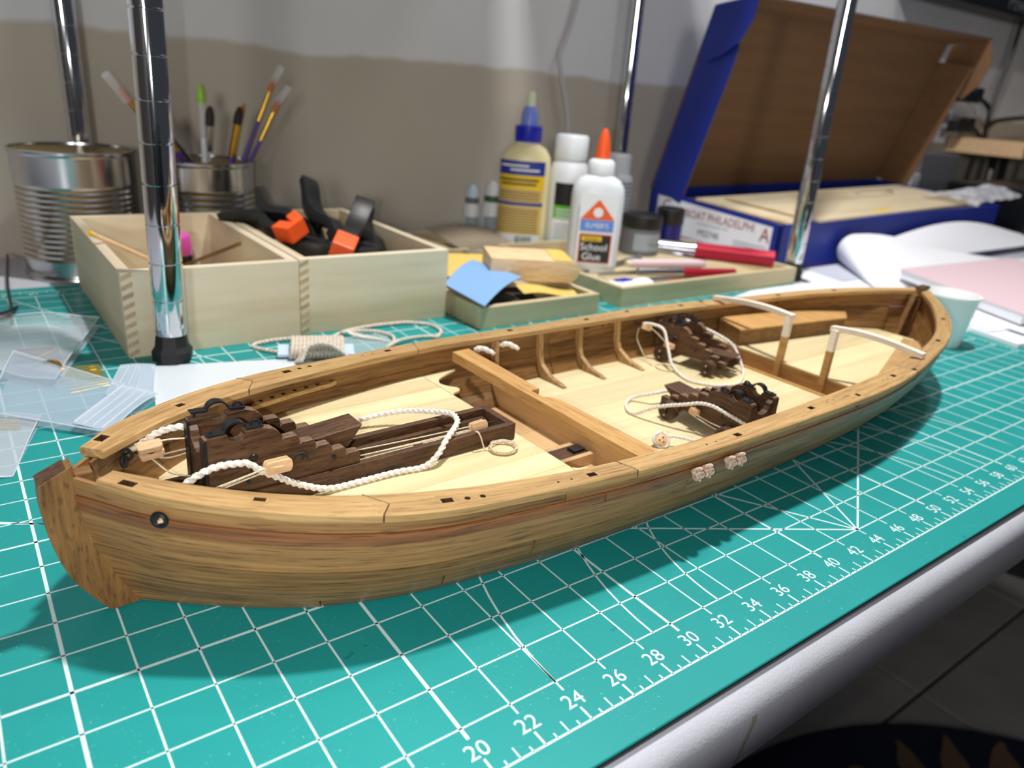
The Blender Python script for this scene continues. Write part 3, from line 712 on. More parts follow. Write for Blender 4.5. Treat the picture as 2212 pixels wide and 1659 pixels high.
P2 = [(1.6, 2.15)] + [(3.0+1.2*math.sin(a), 1.05-1.1*math.cos(a)) for a in np.linspace(PI-.05, .1, 12)] + [(1.9, -.06)]
MB().sheet([[(p[0], yy, p[1]) for p in P2] for yy in (-2.1, 2.1)], .06, (1, 0, 0)).obj('sandpaper_wrap', M_yellS, sb, smooth=True)

# ------------------------------------------------------------------ hobby knives and papers in tray two
def knife(label, a, b, r, frac, mats, cat='knife', group='hobby knives in the wide tray'):
    k = thing('hobby_knife', label, cat, (0, 0, 0), group=group); a = np.array(a, float); b = np.array(b, float); mid = a+(b-a)*frac
    MB().cyl(mid, b, r, 6).obj('handle', mats[0], k, smooth=False, bevel=.06)
    MB().cyl(a+(mid-a)*.25, mid+(b-a)*.005, r*.85, 14, r*.95).obj('collet', mats[1], k, smooth=True)
    MB().hexa([tuple(a+np.array(d)) for d in [(0, 0, -.03), (.1, 0, -.03), (.1, .02, .03), (0, .02, .03)]][:4] + [tuple(a+(mid-a)*.3+np.array(d)) for d in [(-.3, 0, -.03), (.3, .0, -.03), (.3, .02, .03), (-.3, .02, .03)]]).obj('blade', M_steel, k)
    return k
knife('thick red handled knife with a shiny collet resting on the tray rim', (77.6, 50.2, 3.1), (87.6, 38.9, 3.05), 1.02, .38, (M_red, M_silver))
knife('slim red handled knife lying along the tray middle', (69.0, 45.4, 1.5), (82.6, 40.4, 1.5), .5, .52, (M_red, M_silver))
knife('short red handled knife at the front of the tray', (66.5, 42.4, 1.0), (75.0, 40.0, 1.1), .42, .62, (M_red, M_silver))
pn = thing('pale_pink_pen', 'pale pink pen lying behind the silver knife collets', 'pen')
MB().cyl((72.5, 47.6, 1.7), (82.0, 44.6, 1.7), .5, 12).obj('pen_barrel', M_pinkp, pn, smooth=True); MB().cyl((71.9, 47.8, 1.7), (72.6, 47.57, 1.7), .4, 12).obj('pen_end', M_pine, pn, smooth=True)
sheet_thing('paper_scrap', 'crumpled white paper scrap with blue print at the tray left corner', 'paper', warp((62.8, 39.2, 1.3), (68.6, 38.9, 1.5), (69.5, 42.0, 1.2), (63.5, 43.2, 1.8), f=lambda u, v: .35*math.sin(5*u+3*v)), .02, M_paper)
tag(MB().bbox(64.0, 65.6, 40.3, 41.4, 1.95, 2.02).obj('blue_sticker', M_bluecap), 'small blue sticker on the white paper scrap', 'sticker')
for k, (a, b, nm) in enumerate([((66.0, 44.6, .7), (77.5, 43.2, .7), 'grey steel file lying in the tray nearest the front knife'), ((67.5, 47.6, .7), (80.0, 46.4, .7), 'grey steel file lying in the middle of the wide tray'), ((66.2, 49.0, .7), (76.0, 51.6, .8), 'grey steel tweezers behind the knives in the wide tray')]):
    fo = thing('steel_tool', nm, 'tool'); a = np.array(a); b = np.array(b); d = (b-a)/np.linalg.norm(b-a); n_ = np.array([-d[1], d[0], 0])
    MB().hexa([tuple(q) for q in (a-n_*.12, a+n_*.12, b+n_*.36, b-n_*.36, a-n_*.1+np.array([0, 0, .2]), a+n_*.1+np.array([0, 0, .2]), b+n_*.36+np.array([0, 0, .25]), b-n_*.36+np.array([0, 0, .25]))]).obj('tool_blade', M_steel, fo, bevel=.03)
    MB().cyl(b-d*.2+np.array([0, 0, .12]), b+d*3.2+np.array([0, 0, .12]), .34, 8).obj('tool_grip', M_grey, fo, bevel=.05)

# ------------------------------------------------------------------ blue kit box with its lid open
kb = thing('kit_box', 'open blue model kit box with brown cardboard lid raised', 'box', (0, 0, 0))
X0, X1, Y0, Y1 = 95.5, 160.0, 43.9, 67.5
zt_ = lambda x, y: 5.9 + (y-Y0)*.058 + (x-X0)*.02
def slab(a, b, t, name, mat, nrm):
    P = [(a[0], a[1], -.2), (b[0], b[1], -.2), (b[0], b[1], zt_(*b)), (a[0], a[1], zt_(*a))]
    Q = [(p[0]+nrm[0]*t, p[1]+nrm[1]*t, p[2]) for p in P]
    return MB().hexa(P+Q).obj(name, mat, kb, bevel=.12)
slab((X0, Y0), (X0, Y1), .5, 'end_wall', M_blue, (1, 0)); slab((X0, Y0), (X1, Y0), .5, 'front_wall', M_blue, (0, 1))
slab((X1, Y0), (X1, Y1), .5, 'end_wall', M_blue, (-1, 0)); slab((X0, Y1), (X1, Y1), .5, 'back_wall', M_blue, (0, -1))
MB().bbox(X0, X1, Y0, Y1, -.28, 0).obj('box_floor', M_card, kb)
lab = MB().hexa([(X0-.02, Y0+1.3, .9), (X0-.02, Y1-1.7, 1.6), (X0+.1, Y1-1.7, 1.6), (X0+.1, Y0+1.3, .9), (X0-.02, Y0+1.3, 5.4), (X0-.02, Y1-1.7, 6.6), (X0+.1, Y1-1.7, 6.6), (X0+.1, Y0+1.3, 5.4)]).obj('end_label', M_paper, kb)
RL = (PI/2, 0, -PI/2)
def ltext(s, size, mat, y, z, sx=1.0): text(s, size, mat, lab, (X0-.04, y, z), RL, sx=sx)
ltext('UNBOAT PHILADELPHI', 1.6, M_lred, 55.0, 4.75, .86); ltext('G', 2.6, M_lred, 63.9, 5.2, .9); ltext('A', 2.6, M_lred, 46.2, 4.1, .9)
ltext('MS2740', 1.2, M_lblack, 55.5, 2.5); ltext('Continental Gunboat 1776', .5, M_lgrey, 55, 3.75)
for k in range(3): MB().bbox(X0-.03, X0, 45.8, 51.0, 1.7+k*.4, 1.85+k*.4).obj('text_line', M_lgrey, lab)
MB().bbox(X0-.03, X0, 62.6, 64.4, 3.2, 4.2).obj('small_picture', M_lgreen, lab)
# lid
H = np.array([0, Y1, 7.2]); LV = np.array([0, -7.0, 24.5]); LV = LV/np.linalg.norm(LV); LL = 25.6; FN = np.array([0, -LV[2], LV[1]])
def lp(x, t, f=0.0): p = H + LV*t + FN*f; return (x, p[1], p[2] + (x-X0)*.02)
def lidplate(P, name, mat, th=.25, n=None):
    n = np.array(n if n is not None else FN); return MB().hexa([tuple(p) for p in P] + [tuple(np.array(p)-n*th) for p in P])
lid = lidplate([lp(X0, 0), lp(X1, 0), lp(X1, LL), lp(X0, LL)], 0, 0).obj('lid', M_card, kb)
lidplate([lp(X0-.02, 0, -.26), lp(X1, 0, -.26), lp(X1, LL, -.26), lp(X0-.02, LL, -.26)], 0, 0, .04).obj('lid_outside', M_blue, lid)
def flap_prism(poly, fn, a, b, name, mat, parent): return MB().prism(poly, a, b, fn).obj(name, mat, parent)
fp = [(.4, 0.1), (LL-2.2, .1), (LL-2.2, 5.0), (LL-3.4, 6.0), (LL-5, 6.2), (.4, 6.2)]
flap_prism(fp, lambda p, h: lp(X0+h, p[0], p[1]), 0, .25, 'side_flap', M_card, lid); flap_prism(fp, lambda p, h: lp(X0+h, p[0], p[1]), -.05, .0, 'side_flap_outside', M_blue, lid)
fp2 = [(.4, .1), (LL-3, .1), (LL-1.9, 6.2), (LL-2.2, 6.3), (.4, 6.2)]
flap_prism(fp2, lambda p, h: lp(X1+h, p[0], p[1]), -.25, 0, 'side_flap', M_card, lid); flap_prism(fp2, lambda p, h: lp(X1+h, p[0], p[1]), 0, .05, 'side_flap_outside', M_blue, lid)
TP = lambda x, f, h: lp(x, LL+.42*f+h, f)
flap_prism([(X0, 0), (X1, 0), (X1+1.2, 6.4), (X0-.4, 6.4)], lambda p, h: TP(p[0], p[1], h), 0, .25, 'front_flap', M_card, lid)
flap_prism([(X0, 0), (X1, 0), (X1+1.2, 6.4), (X0-.4, 6.4)], lambda p, h: TP(p[0], p[1], h), .25, .3, 'front_flap_outside', M_blue, lid)
ear = [(.2, .2), (2.8, 6.4), (.2, 6.9), (-2.6, 6.2), (-5.0, 4.2), (-6.6, 1.8), (-6.2, .6), (-4, .2)]
flap_prism(ear, lambda p, h: lp(X0-.5+h, LL+p[0], p[1]), -.1, .1, 'ear_tab', M_blue, lid) if False else flap_prism(ear, lambda p, h: lp(X0-.5+h, LL+p[0], p[1]), -.1, .1, 'ear_tab', M_blue, lid)
earR = [(.2, .5), (2.8, 6.6), (-.6, 8.4), (-4.4, 8.2), (-7.6, 6.4), (-5, .5)]
flap_prism(earR, lambda p, h: lp(X1+.8+h-p[0]*.12, LL+p[0], p[1]), -.1, .1, 'ear_tab', M_card, lid)
# sheets in the box
for i, (x0, x1, y0, y1, z, a, lb_) in enumerate([(97, 158, 45.2, 64, 6.1, .0, 'lowest cream basswood sheet in the blue kit box'), (99, 156, 45.0, 62, 6.55, .02, 'middle cream basswood sheet in the blue kit box'), (103, 157, 44.6, 60.5, 7.0, .04, 'top cream basswood sheet with laser cut parts in the kit box')]):
    s_ = thing('basswood_sheet', lb_, 'wood sheet', ((x0+x1)/2, (y0+y1)/2, z), a, 'basswood sheets in the kit box', rot=(.05, -.02, a))
    MB().bbox(-(x1-x0)/2, (x1-x0)/2, -(y1-y0)/2, (y1-y0)/2, 0, .3).obj('sheet_body', M_ply, s_)
    if i == 2:
        P = [(8+6*math.cos(q)*(1+.2*math.cos(q)), 3+1.6*math.sin(q)) for q in np.linspace(0, 2*PI, 24, endpoint=False)]
        MB().tube([(p[0], p[1], .31) for p in P], .06, 4, True).obj('laser_cut_line', M_inner, s_)
        MB().prism([(13, 3.6), (16.5, 4.4), (17.5, 4.1), (16.5, 3.4)], .3, .34, lambda p, h: (p[0], p[1], h)).obj('cut_out', M_inner, s_)
        MB().bbox(-9, -5, -6.8, -5.8, .3, .33).obj('yellow_mark', M_lyell, s_)
rows = []
for j in range(11):
    r = []
    for i in range(17):
        u, v = i/16, j/10; random.seed(i*31+j); r.append((146+u*18, 42.5+v*9, 7.6 + .9*math.sin(PI*v)*(1+.5*math.sin(u*9)) + random.uniform(-.35, .35) + u*1.2))
    rows.append(r)
tag(MB().sheet(rows, .02).obj('clear_film', M_crinkle), 'crinkled clear plastic film bunched at the right end of the kit box', 'film')

def office_chair(name, label, x, y, rz=0.0, back=True):
    oc = thing(name, label, 'chair', (x, y, -73.2 if x < 100 else -75), rz)
    MB().lathe([(3, 6), (3.2, 8), (3.2, 36), (2.5, 38)], 16).obj('gas_column', M_blackp, oc, smooth=True)
    for k in range(5):
        a = 2*PI*k/5+.4; c, s = math.cos(a), math.sin(a)
        MB().hexa([(2*c-2*s, 2*s+2*c, 7), (2*c+2*s, 2*s-2*c, 7), (30*c+1.4*s, 30*s-1.4*c, 6), (30*c-1.4*s, 30*s+1.4*c, 6), (2*c-2*s, 2*s+2*c, 12), (2*c+2*s, 2*s-2*c, 12), (30*c+1.4*s, 30*s-1.4*c, 9), (30*c-1.4*s, 30*s+1.4*c, 9)]).obj('spoke', M_blackp, oc, bevel=.5)
        MB().cyl((29*c-1.2*s, 29*s+1.2*c, 2.9), (29*c+1.2*s, 29*s-1.2*c, 2.9), 2.9, 14).obj('caster', M_blackp, oc)
    MB().bbox(-25, 25, -24, 24, 38, 46).obj('seat', M_screen, oc, bevel=3)
    if back: MB().bbox(-27, 27, 24, 29, 44, 83.5).obj('backrest', M_screen, oc, bevel=2)
    return oc
office_chair('office_chair', 'black office chair added unseen behind the camera to shade the table front', 12, -68)  # unseen chair added so its backrest keeps the room lamp off the table front

# ------------------------------------------------------------------ plans, booklet, papers, cup on the right
rows = []
for j in range(13):
    v = j/12; A_ = np.array([99.5, 32.0, 0])*(1-v) + np.array([108.8, 43.0, 0])*v; dr = np.array([.86, -.36+.14*v, 0]); R_ = .1+2.0*v**1.3
    path = [(9-k*1.5, .22) for k in range(5)] + [(R_*1.3 - R_*1.3*math.sin(PI*k/14)*1.15,   .22+R_-R_*math.cos(PI*k/14)) for k in range(15)]
    for k in range(1, 26):
        x = R_*1.3 + k*2.6; path.append((x, .42*min(1, .4+v*3) + (2*R_-.2)*math.exp(-((x-R_)/(13+9*v))**2) + .25*v*math.sin(x*.16)**2))
    rows.append([tuple(A_ + dr*q_[0] + np.array([0, 0, q_[1]])) for q_ in path])
tag(MB().sheet(rows, .03).obj('plan_sheet', M_paper, smooth=True), 'large white plan sheet with its left end rolled over in front of the kit box', 'paper')
rows = []
for j in range(9):
    v = j/8; rows.append([(lerp(112+v*5, 172, i/18), lerp(38.5, 42.8, v), .9 + 3.6*(math.sin(PI*min(1, .15+i/18*.8))**1.5)*v + .5*v) for i in range(19)])
tag(MB().sheet(rows, .03).obj('plan_sheet', M_paper, smooth=True), 'second white plan sheet bulging up against the kit box front', 'paper')
bk = thing('booklet', 'pale pink covered booklet lying on the white plans', 'booklet')
A, B_, C_, D_ = (96.3, 20.5), (104.6, 32.4), (124.0, 31.0), (128, 12.0)
MB().hexa([(96, 14.5, 1.1), (105, 32.0, 1.1), (133, 30.3, 1.1), (133, 12, 1.1), (96, 14.5, 2.15), (105, 32.0, 2.15), (133, 30.3, 2.15), (133, 12, 2.15)]).obj('page_block', M_paper, bk)
MB().hexa([(95.8, 14.3, 2.15), (104.9, 32.2, 2.15), (133.2, 30.5, 2.15), (133.2, 11.8, 2.15), (95.8, 14.3, 2.27), (104.9, 32.2, 2.27), (133.2, 30.5, 2.27), (133.2, 11.8, 2.27)]).obj('cover', M_pinkp, bk, bevel=.04)
for i, (P, z, h, lb_) in enumerate([
    ([(90.3, 12.3), (93.5, 24), (120, 22), (118, 8)], .02, .42, 'thick stack of white paper under the booklet at the mat corner'),
    ([(91.5, 15.5), (95, 27.5), (122, 25), (120, 11)], .46, .2, 'white sheets lying on the thick paper stack'),
    ([(93.5, 11.0), (97.5, 27), (125, 24), (123, 9.5)], .7, .16, 'white sheets directly under the pink booklet'),
    ([(74.5, 35.6), (82.5, 37.6), (99.0, 37.6), (98, 33.5), (84.0, 34.2)], .02, .03, 'flat white paper beside the wide tray front'),
    ([(92.5, 30.5), (96.0, 42.2), (108, 41), (103, 28)], .06, .05, 'bluish white paper by the foot of the right chrome post'),
    ([(99, 36), (101, 42.5), (118, 42.8), (118, 36)], .12, .12, 'white paper with shade in its colour under the curled plan'),
    ([(85.5, 29.0), (97.5, 37.0), (125, 37), (125, 18), (91.0, 17.5)], .005, .012, 'lowest white paper sheet on the mat under the booklet and plans')]):
    tag(MB().prism(P, z, z+h, lambda p, hh: (p[0], p[1], hh)).obj('paper_stack', M_paper if i != 5 else M_paperb), lb_, 'paper')
cp = thing('plastic_cup', 'pale translucent plastic cup standing behind the boat stern', 'cup', (83.9, 16.9, .0))
MB().lathe([(1.75, 0), (1.8, .05), (2.42, 4.75), (2.52, 4.8), (2.52, 4.95), (2.36, 4.95), (1.72, .2), (.05, .15)], 40).obj('cup_wall', M_cup, cp, smooth=True)

# ------------------------------------------------------------------ things on the mat at the left
rows = warp((16.1, 28.2, .04), (27.6, 28.2, .04), (28.6, 36.9, .04), (17.9, 40.1, .04), 6)
tag(MB().sheet(warp((16.3, 26, .09), (28.5, 26, .09), (28.8, 36.6, .09), (18.7, 39.2, .09), 4), .06).obj('glossy_sheet', plain('glossy_white', (216, 224, 230), .12)), 'glossy white plastic sheet lying beside the boat bow', 'sheet')
def bag(label, P, f, mat, z=.35, n=14, extra=None):
    t = thing('plastic_bag', label, 'bag'); rows = warp(*P, n=n, f=f)
    MB().sheet(rows, .02).obj('bag_film', mat, t, smooth=True)
    low = [[(p[0], p[1], max(.05, p[2]*.25)) for p in r] for r in rows]
    MB().sheet(low, .02).obj('bag_underside', mat, t, smooth=True)
    for a, b in ((P[0], P[1]), (P[1], P[2]), (P[2], P[3]), (P[3], P[0])):
        MB().tube([lerp(np.array(a), np.array(b), k/10) + np.array([0, 0, (f(*[(k/10, 0), (1, k/10), (1-k/10, 1), (0, 1-k/10)][[P[0], P[1], P[2], P[3]].index(a)]) if f else 0)]) for k in range(11)], .045, 5).obj('seam', M_seam, t)
    if extra: extra(t)
    return t
def zips(t):
    MB().sheet(warp((12.9, 30.6, .62), (14.3, 29.2, .42), (17.7, 33.5, .46), (16.3, 35.0, .66), 4), .03).obj('zip_band', M_zip, t)
    for k in range(4):
        o = np.array((-.38*k, .40*k, .04*k)); MB().tube([np.array((14.1, 29.5, .47))+o, np.array((17.4, 33.9, .5))+o], .06 if k in (1, 2) else .09, 6).obj('zip_track', M_seam, t)
def zips2(t):
    for k in range(3): MB().tube([(17.2+.45*k, 38.6-.1*k, .5), (15.7+.5*k, 34.6-.3*k, .5)], .08, 6).obj('zip_track', M_seam, t)
bag('long zip seal plastic bag lying across the mat to the boat bow', [(9.2, 34.2, .5), (14.4, 29.0, .3), (17.8, 33.4, .3), (11.2, 42.2, 1.2)], lambda u, v: .35*math.sin(PI*v)*math.sin(2*PI*u+.6)+.1, M_bag2, extra=zips)
bag('small zip seal flap of plastic bag beside the glossy white sheet', [(15.2, 34.8, .3), (17.6, 33.6, .3), (18.8, 38.5, .4), (16.8, 39.0, .5)], lambda u, v: .08*math.sin(PI*u), M_zip, n=6, extra=zips2)
bag('clear plastic bag with small parts nearest the wooden box', [(8.0, 43.0, .9), (12.9, 37.6, .6), (17.2, 49.2, 1.1), (9.6, 52.5, 1.0)], lambda u, v: .9*math.sin(PI*u)*math.sin(PI*v)+.18*math.sin(7*u+4*v), M_bag)
bag('thin clear plastic bag at the left edge beside the bow', [(6.8, 27.5, .3), (9.7, 26.6, .2), (11.6, 32.9, .3), (7.5, 35.5, .35)], lambda u, v: .15*math.sin(5*u+4*v), M_bag)
bf = thing('brass_fret', 'etched brass strips in a bag by the white sheet', 'brass parts')
for k in range(6): MB().box((14.15+.0*k, 40.75-.42*k, .16), (3.2, .26, .06), (0, 0, -.12)).obj('brass_strip', M_brass, bf, bevel=.02, seg=1)
for k in range(4): MB().box((15.3, 40.5-.6*k, .2), (.42, .32, .08), (0, 0, -.12)).obj('brass_buckle', M_brass, bf, bevel=.03, seg=1)
bf = thing('brass_fret', 'darker brass sheet strips just in front of the bright ones', 'brass parts')
for k in range(4): MB().box((14.6, 38.1-.5*k, .14), (2.3, .24, .05), (0, 0, .1*k-.1)).obj('brass_strip', M_brass, bf, bevel=.02, seg=1)
bf = thing('brass_fret', 'brass sheet seen through the bag at the left frame edge', 'brass parts')
for k in range(4): MB().box((9.4, 34.0-.4*k, .12), (2.6, .3, .05), (0, 0, -.5)).obj('brass_strip', M_brass, bf, bevel=.02, seg=1)
br = thing('bent_brass_part', 'small curved gold part inside the clear bag', 'brass parts')
MB().tube(catmull([(12.6, 40.3, .9), (13.2, 39.6, 1.1), (13.5, 38.9, .8)], 6), .14, 8).obj('bent_rod', M_gold, br, smooth=True); MB().tube([(12.2, 41.4, .8), (13.6, 42.3, 1.0)], .12, 8).obj('straight_rod', M_gold, br, smooth=True)
dp = tag(MB().box((12.3, 42.6, .9), (2.2, .9, .3), (0, 0, -.15)).obj('dark_casting', M_walnut, bevel=.08), 'small dark brown part inside the clear bag', 'part')
bl = tag(MB().lathe([(.05, .5), (.9, .5), (1.0, .6), (.95, .8), (.5, .95), (.05, 1.0)], 24, (10.9, 51.5, .3)).obj('metal_disc', M_tin, smooth=True), 'round silver disc under the bag at the left edge', 'disc')
wr = thing('black_wire', 'thin black wire bending down onto the plastic bag', 'wire')
MB().tube(catmull([(13.3, 76.3, .2), (12.7, 69, .1), (12.3, 62.5, .15), (12.1, 57.5, .15), (12.0, 54, .5), (12.25, 52.0, 1.5), (11.9, 50.6, 1.7), (10.9, 50.1, 1.6), (9.5, 50.8, 1.5)], 8), .11, 8).obj('wire_core', M_wire, wr, smooth=True)

# rope hank wound on a card and its loose loops
hk = thing('rope_hank', 'tan twisted rope wound on a pale blue card behind the boat rail', 'rope')
ca, sa = math.cos(-.38), math.sin(-.38)
HP = lambda x, y, z: (29.7 + x*ca - y*sa, 36.9 + x*sa + y*ca, z)
MB().hexa([HP(-2.9, -1.0, .25), HP(2.6, -1.0, .25), HP(2.6, 1.3, .25), HP(-2.9, 1.3, .25), HP(-2.9, -1.0, .5), HP(2.6, -1.0, .5), HP(2.6, 1.3, .5), HP(-2.9, 1.3, .5)]).obj('card', M_bob, hk, bevel=.08)
for k in range(14):
    x = -1.9 + .27*k; P = []
    for q in range(20):
        a = 2*PI*q/20; P.append(HP(x + .12*math.sin(a), .15+1.5*math.cos(a), .62+.62*math.sin(a)))
    MB().tube(resample(P+[P[0]], .07)[:-1], .14, 8, True, twist(.42, 3, .2)).obj('rope_turn', M_rope2, hk, smooth=True)
for k in range(5):
    P = [HP(-1.6+.1*k, -1.9-.22*k, .2+.1*k), HP(-.6, -1.2-.2*k, 1.0+.12*k), HP(.8, -1.1-.2*k, 1.1+.1*k), HP(2.3+.05*k, -1.9-.15*k, .25+.05*k)]
    rope_mb(P, .13, 8, .42, .07).obj('rope_turn', M_rope2, hk, smooth=True)
lr = thing('loose_rope', 'tan rope looped loosely on the mat in front of the wooden boxes', 'rope')
rope_mb([(28.6, 37.5, .16), (27.0, 38.6, .16), (26.0, 40.3, .16), (27.0, 41.0, .16), (29.0, 40.9, .2), (30.5, 40.2, .2)], .14, 8, .45, .08).obj('rope_loop', M_rope2, lr, smooth=True)
rope_mb([(31.4, 39.4, .2), (33.6, 40.9, .2), (36.0, 41.4, .2), (37.7, 41.4, .2), (39.5, 41.2, .18), (41.1, 40.0, .16), (41.0, 38.0, .16), (39.6, 36.7, .16)], .14, 8, .45, .08).obj('rope_loop', M_rope2, lr, smooth=True)
rope_mb([(33.0, 40.4, .34), (35.3, 40.1, .3), (36.6, 38.8, .2), (36.2, 37.3, .16), (35.0, 36.2, .16), (36.5, 36.9, .3), (38.6, 37.4, .18), (40.2, 36.9, .16)], .13, 8, .45, .08).obj('rope_loop', M_rope2, lr, smooth=True)
for k in range(5): MB().tube(catmull([(33.4, 40.2, .45), (33.7+.15*k, 39.5, .3), (34.3+.25*k, 38.9-.15*k, .2), (34.9+.2*k, 38.6-.3*k, .15)], 5), .05, 6).obj('frayed_strand', M_rope, lr, smooth=True)
tag(MB().sheet(warp((26.6, 36.0, .1), (35.6, 35.8, .1), (36.6, 39.6, .1), (27.6, 40.0, .1), 3), .02).obj('clear_sleeve', M_bag), 'flat clear plastic sleeve under the rope hank', 'sleeve')

# ------------------------------------------------------------------ far right: monitor, cables, outlet, shelf board
mn = thing('monitor', 'black monitor hanging over the right end of the table', 'monitor')
MB().hexa([(168, 77, 43.1), (168, 71, 43.1), (262, 71, 43.9), (262, 77, 43.9), (168, 77, 62), (168, 71, 62), (262, 71, 62), (262, 77, 62)]).obj('monitor_case', M_screen, mn, bevel=.4)
text('Power', 4.6, M_letter, mn, (209.5, 70.9, 45.8), (PI/2, 0, 0)); text('Multimedia', 3.4, M_letter, mn, (216, 70.9, 51.2), (PI/2, 0, 0))
ol = thing('wall_outlet', 'white outlet strip on the wall behind the kit box lid', 'outlet')
MB().bbox(193, 202, 75.8, 77.15, 15.5, 30).obj('outlet_plate', M_skirt, ol, bevel=.2)
for k in range(4): MB().bbox(198.5, 201, 75.7, 75.82, 17+k*3.2, 19+k*3.2).obj('socket', M_grey, ol)
for (z, lb_) in ((26.2, 'upper black plug with its cable at the wall outlet'), (19.6, 'lower black plug with its cable at the wall outlet')):
    p_ = thing('power_plug', lb_, 'plug', (202, 74.4, z)); MB().box((2.5, 0, 0), (8, 2.4, 2.6)).obj('plug_body', M_blackp, p_, bevel=.4); MB().box((6, 0, .8), (4, 2.0, 2.6)).obj('plug_grip', M_blackp, p_, bevel=.4)
    MB().tube(catmull([(6, 0, 0), (11, .5, -.4), (15, 0, -2.2), (17, 0, -6 if z > 22 else -2.2), (22, 0, -4.5), (40, 0, -3)], 6), .55, 8).obj('cable', M_wire, p_, smooth=True)
cb = thing('hanging_cable', 'black cable hanging from the monitor down the wall', 'cable')
MB().tube(catmull([(221, 74.5, 44), (220.5, 74.5, 36), (218.5, 74.5, 29), (217, 74, 22), (218, 74, 17.6)], 6), .55, 8).obj('cable_core', M_wire, cb, smooth=True)
cb = thing('wall_cable', 'thin white cable running down the wall behind the bottles', 'cable')
MB().tube(catmull([(85.4, 76.6, 34), (84.6, 76.6, 30), (83.2, 76.6, 26), (82.6, 76.6, 24.2), (84.0, 76.5, 20), (85.3, 76.5, 16), (86.5, 76.5, 8), (87.2, 76.5, 0)], 8), .32, 8).obj('cable_core', plain('white_cable', (196, 190, 196), .4), cb, smooth=True)
bd = thing('wall_shelf', 'pale wooden shelf board at the right wall with dark cables under it', 'shelf'); MB().bbox(206, 300, 60, 77, 13.8, 17.2).obj('shelf_board', M_bare, bd, bevel=.2)
for x in (212, 218, 240): MB().tube(catmull([(x, 68, 13.6), (x-2, 67, 6), (x-3.5, 67, -4), (x-2, 67, -14)], 5), 1.0, 8).obj('dangling_cable', M_wire, bd, smooth=True)
gp = thing('grey_cabinet', 'grey cabinet side standing in the dark behind the table end', 'cabinet'); MB().bbox(188, 206, 73, 77, -75, 13.4).obj('cabinet_body', M_grey, gp, bevel=.3); MB().bbox(183.5, 187, 72, 77, -75, 9).obj('white_post', M_skirt, gp, bevel=.2)
bc = thing('black_case', 'black case standing past the right end of the kit box', 'case'); MB().bbox(169, 230, 36, 58, -75, 9.5).obj('case_body', M_screen, bc, bevel=.6); MB().bbox(196, 206, 44, 46, 9.5, 10.3).obj('case_handle', M_blackp, bc, bevel=.2)
office_chair('office_chair', 'black office chair on casters standing on the tiles at the right', 203, 2, .3, False)

# ------------------------------------------------------------------ the model boat: x along its axis, bow at s = 10.6, stern at s = 77
PHI = 0.03490659; TX = np.array([0.99939083, 0.0348995, 0]); NX = np.array([-0.0348995, 0.99939083, 0]); CC = 13.660664
def W(s, y, z): return TX*s + NX*(y+CC) + np.array([0, 0, z])
BO = W(44, 0, 0)
def L(s, y, z): return (s-44, y, z)
zr = cub([11, 20, 30, 40, 52, 64, 77], [6.3, 5.42, 5.07, 4.90, 4.87, 5.04, 6.12])
bs = [12, 16, 20, 25, 31, 38, 46, 54, 62, 68, 72, 75, 77]
bo_ = cub([11.9, 12.25, 13.3, 14.2, 16.3, 18.5, 22, 25, 31, 38, 46, 54, 62, 68, 72, 75, 77], [1.1, 1.42, 2.82, 3.7, 5.3, 6.6, 7.9, 8.4, 9.12, 9.42, 9.52, 9.3, 7.98, 6.38, 4.42, 2.26, .63], 0)
bi_ = cub(bs, [-.05, 3.52, 5.66, 7.1, 8.05, 8.27, 8.15, 7.79, 6.8, 5.25, 3.27, 1.28, -.54], 0)
top = cub([11.7, 12.3, 13.2, 14.2, 16.3, 18.5, 22, 25, 31, 38, 46, 54, 62, 68, 72, 75, 76.6], [.38, 1.15, 2.4, 3.42, 5.02, 6.32, 7.62, 8.12, 8.86, 9.14, 9.22, 8.97, 7.68, 6.08, 4.14, 2.0, .42], 0)
chi = cub([13.3, 14.6, 16.3, 18.3, 20.3, 22.5, 25.6, 29.2, 36, 43, 48.4, 54.8, 63, 69, 73, 75], [.3, 1.42, 2.78, 4.1, 4.97, 5.65, 6.2, 6.62, 6.88, 6.75, 6.35, 5.7, 4.5, 2.95, 1.35, .3], 0)
def hp(tau, v):
    tau = max(0.0, min(1.0, tau)); sc = 13.3+61.7*tau; st = 11.7+64.9*tau
    e = 1-(1-min(v, 1))**2.6; e2 = 1-(1-min(v, 1))**2
    y = chi(sc) + (top(st)-chi(sc))*e; s = sc+(st-sc)*e2; z = .06+(zr(st)-.33-.06)*v
    return np.array([s, max(y, .3), z])
def hull(tau, v, off=0.0):
    p = hp(tau, v)
    if off:
        a = hp(tau-.006, v); b = hp(tau+.006, v); d = b-a; nn = np.array([d[1], -d[0], 0]); nn /= np.linalg.norm(nn)   # points inward for the +y side
        p = p + nn*off; p[1] = max(p[1], .02)
    return p
def inner_y(s, z, off=.5):
    lo, hi = 0.0, 1.0
    for _ in range(26):
        tau = (lo+hi)/2; st = 11.7+64.9*tau; v = min(1, max(0, (z-.06)/(zr(st)-.39))); p = hull(tau, v, off)
        if p[0] < s: lo = tau
        else: hi = tau
    return p[1]
M_seat = wood('seat_wood', (170, 126, 76), (196, 156, 104), (208, 172, 122), 0, .5, along=30, across=500, fleck=.3)
boat = thing('model_boat', 'wooden model gunboat hull lying on the green cutting mat', 'model boat', BO, PHI)
TAU = [0, .004, .01, .018, .028, .04] + list(np.linspace(.055, .93, 64)) + [.945, .96, .972, .983, .992, 1]
def taus(a, b): return [a] + [t for t in TAU if a+1e-4 < t < b-1e-4] + [b]
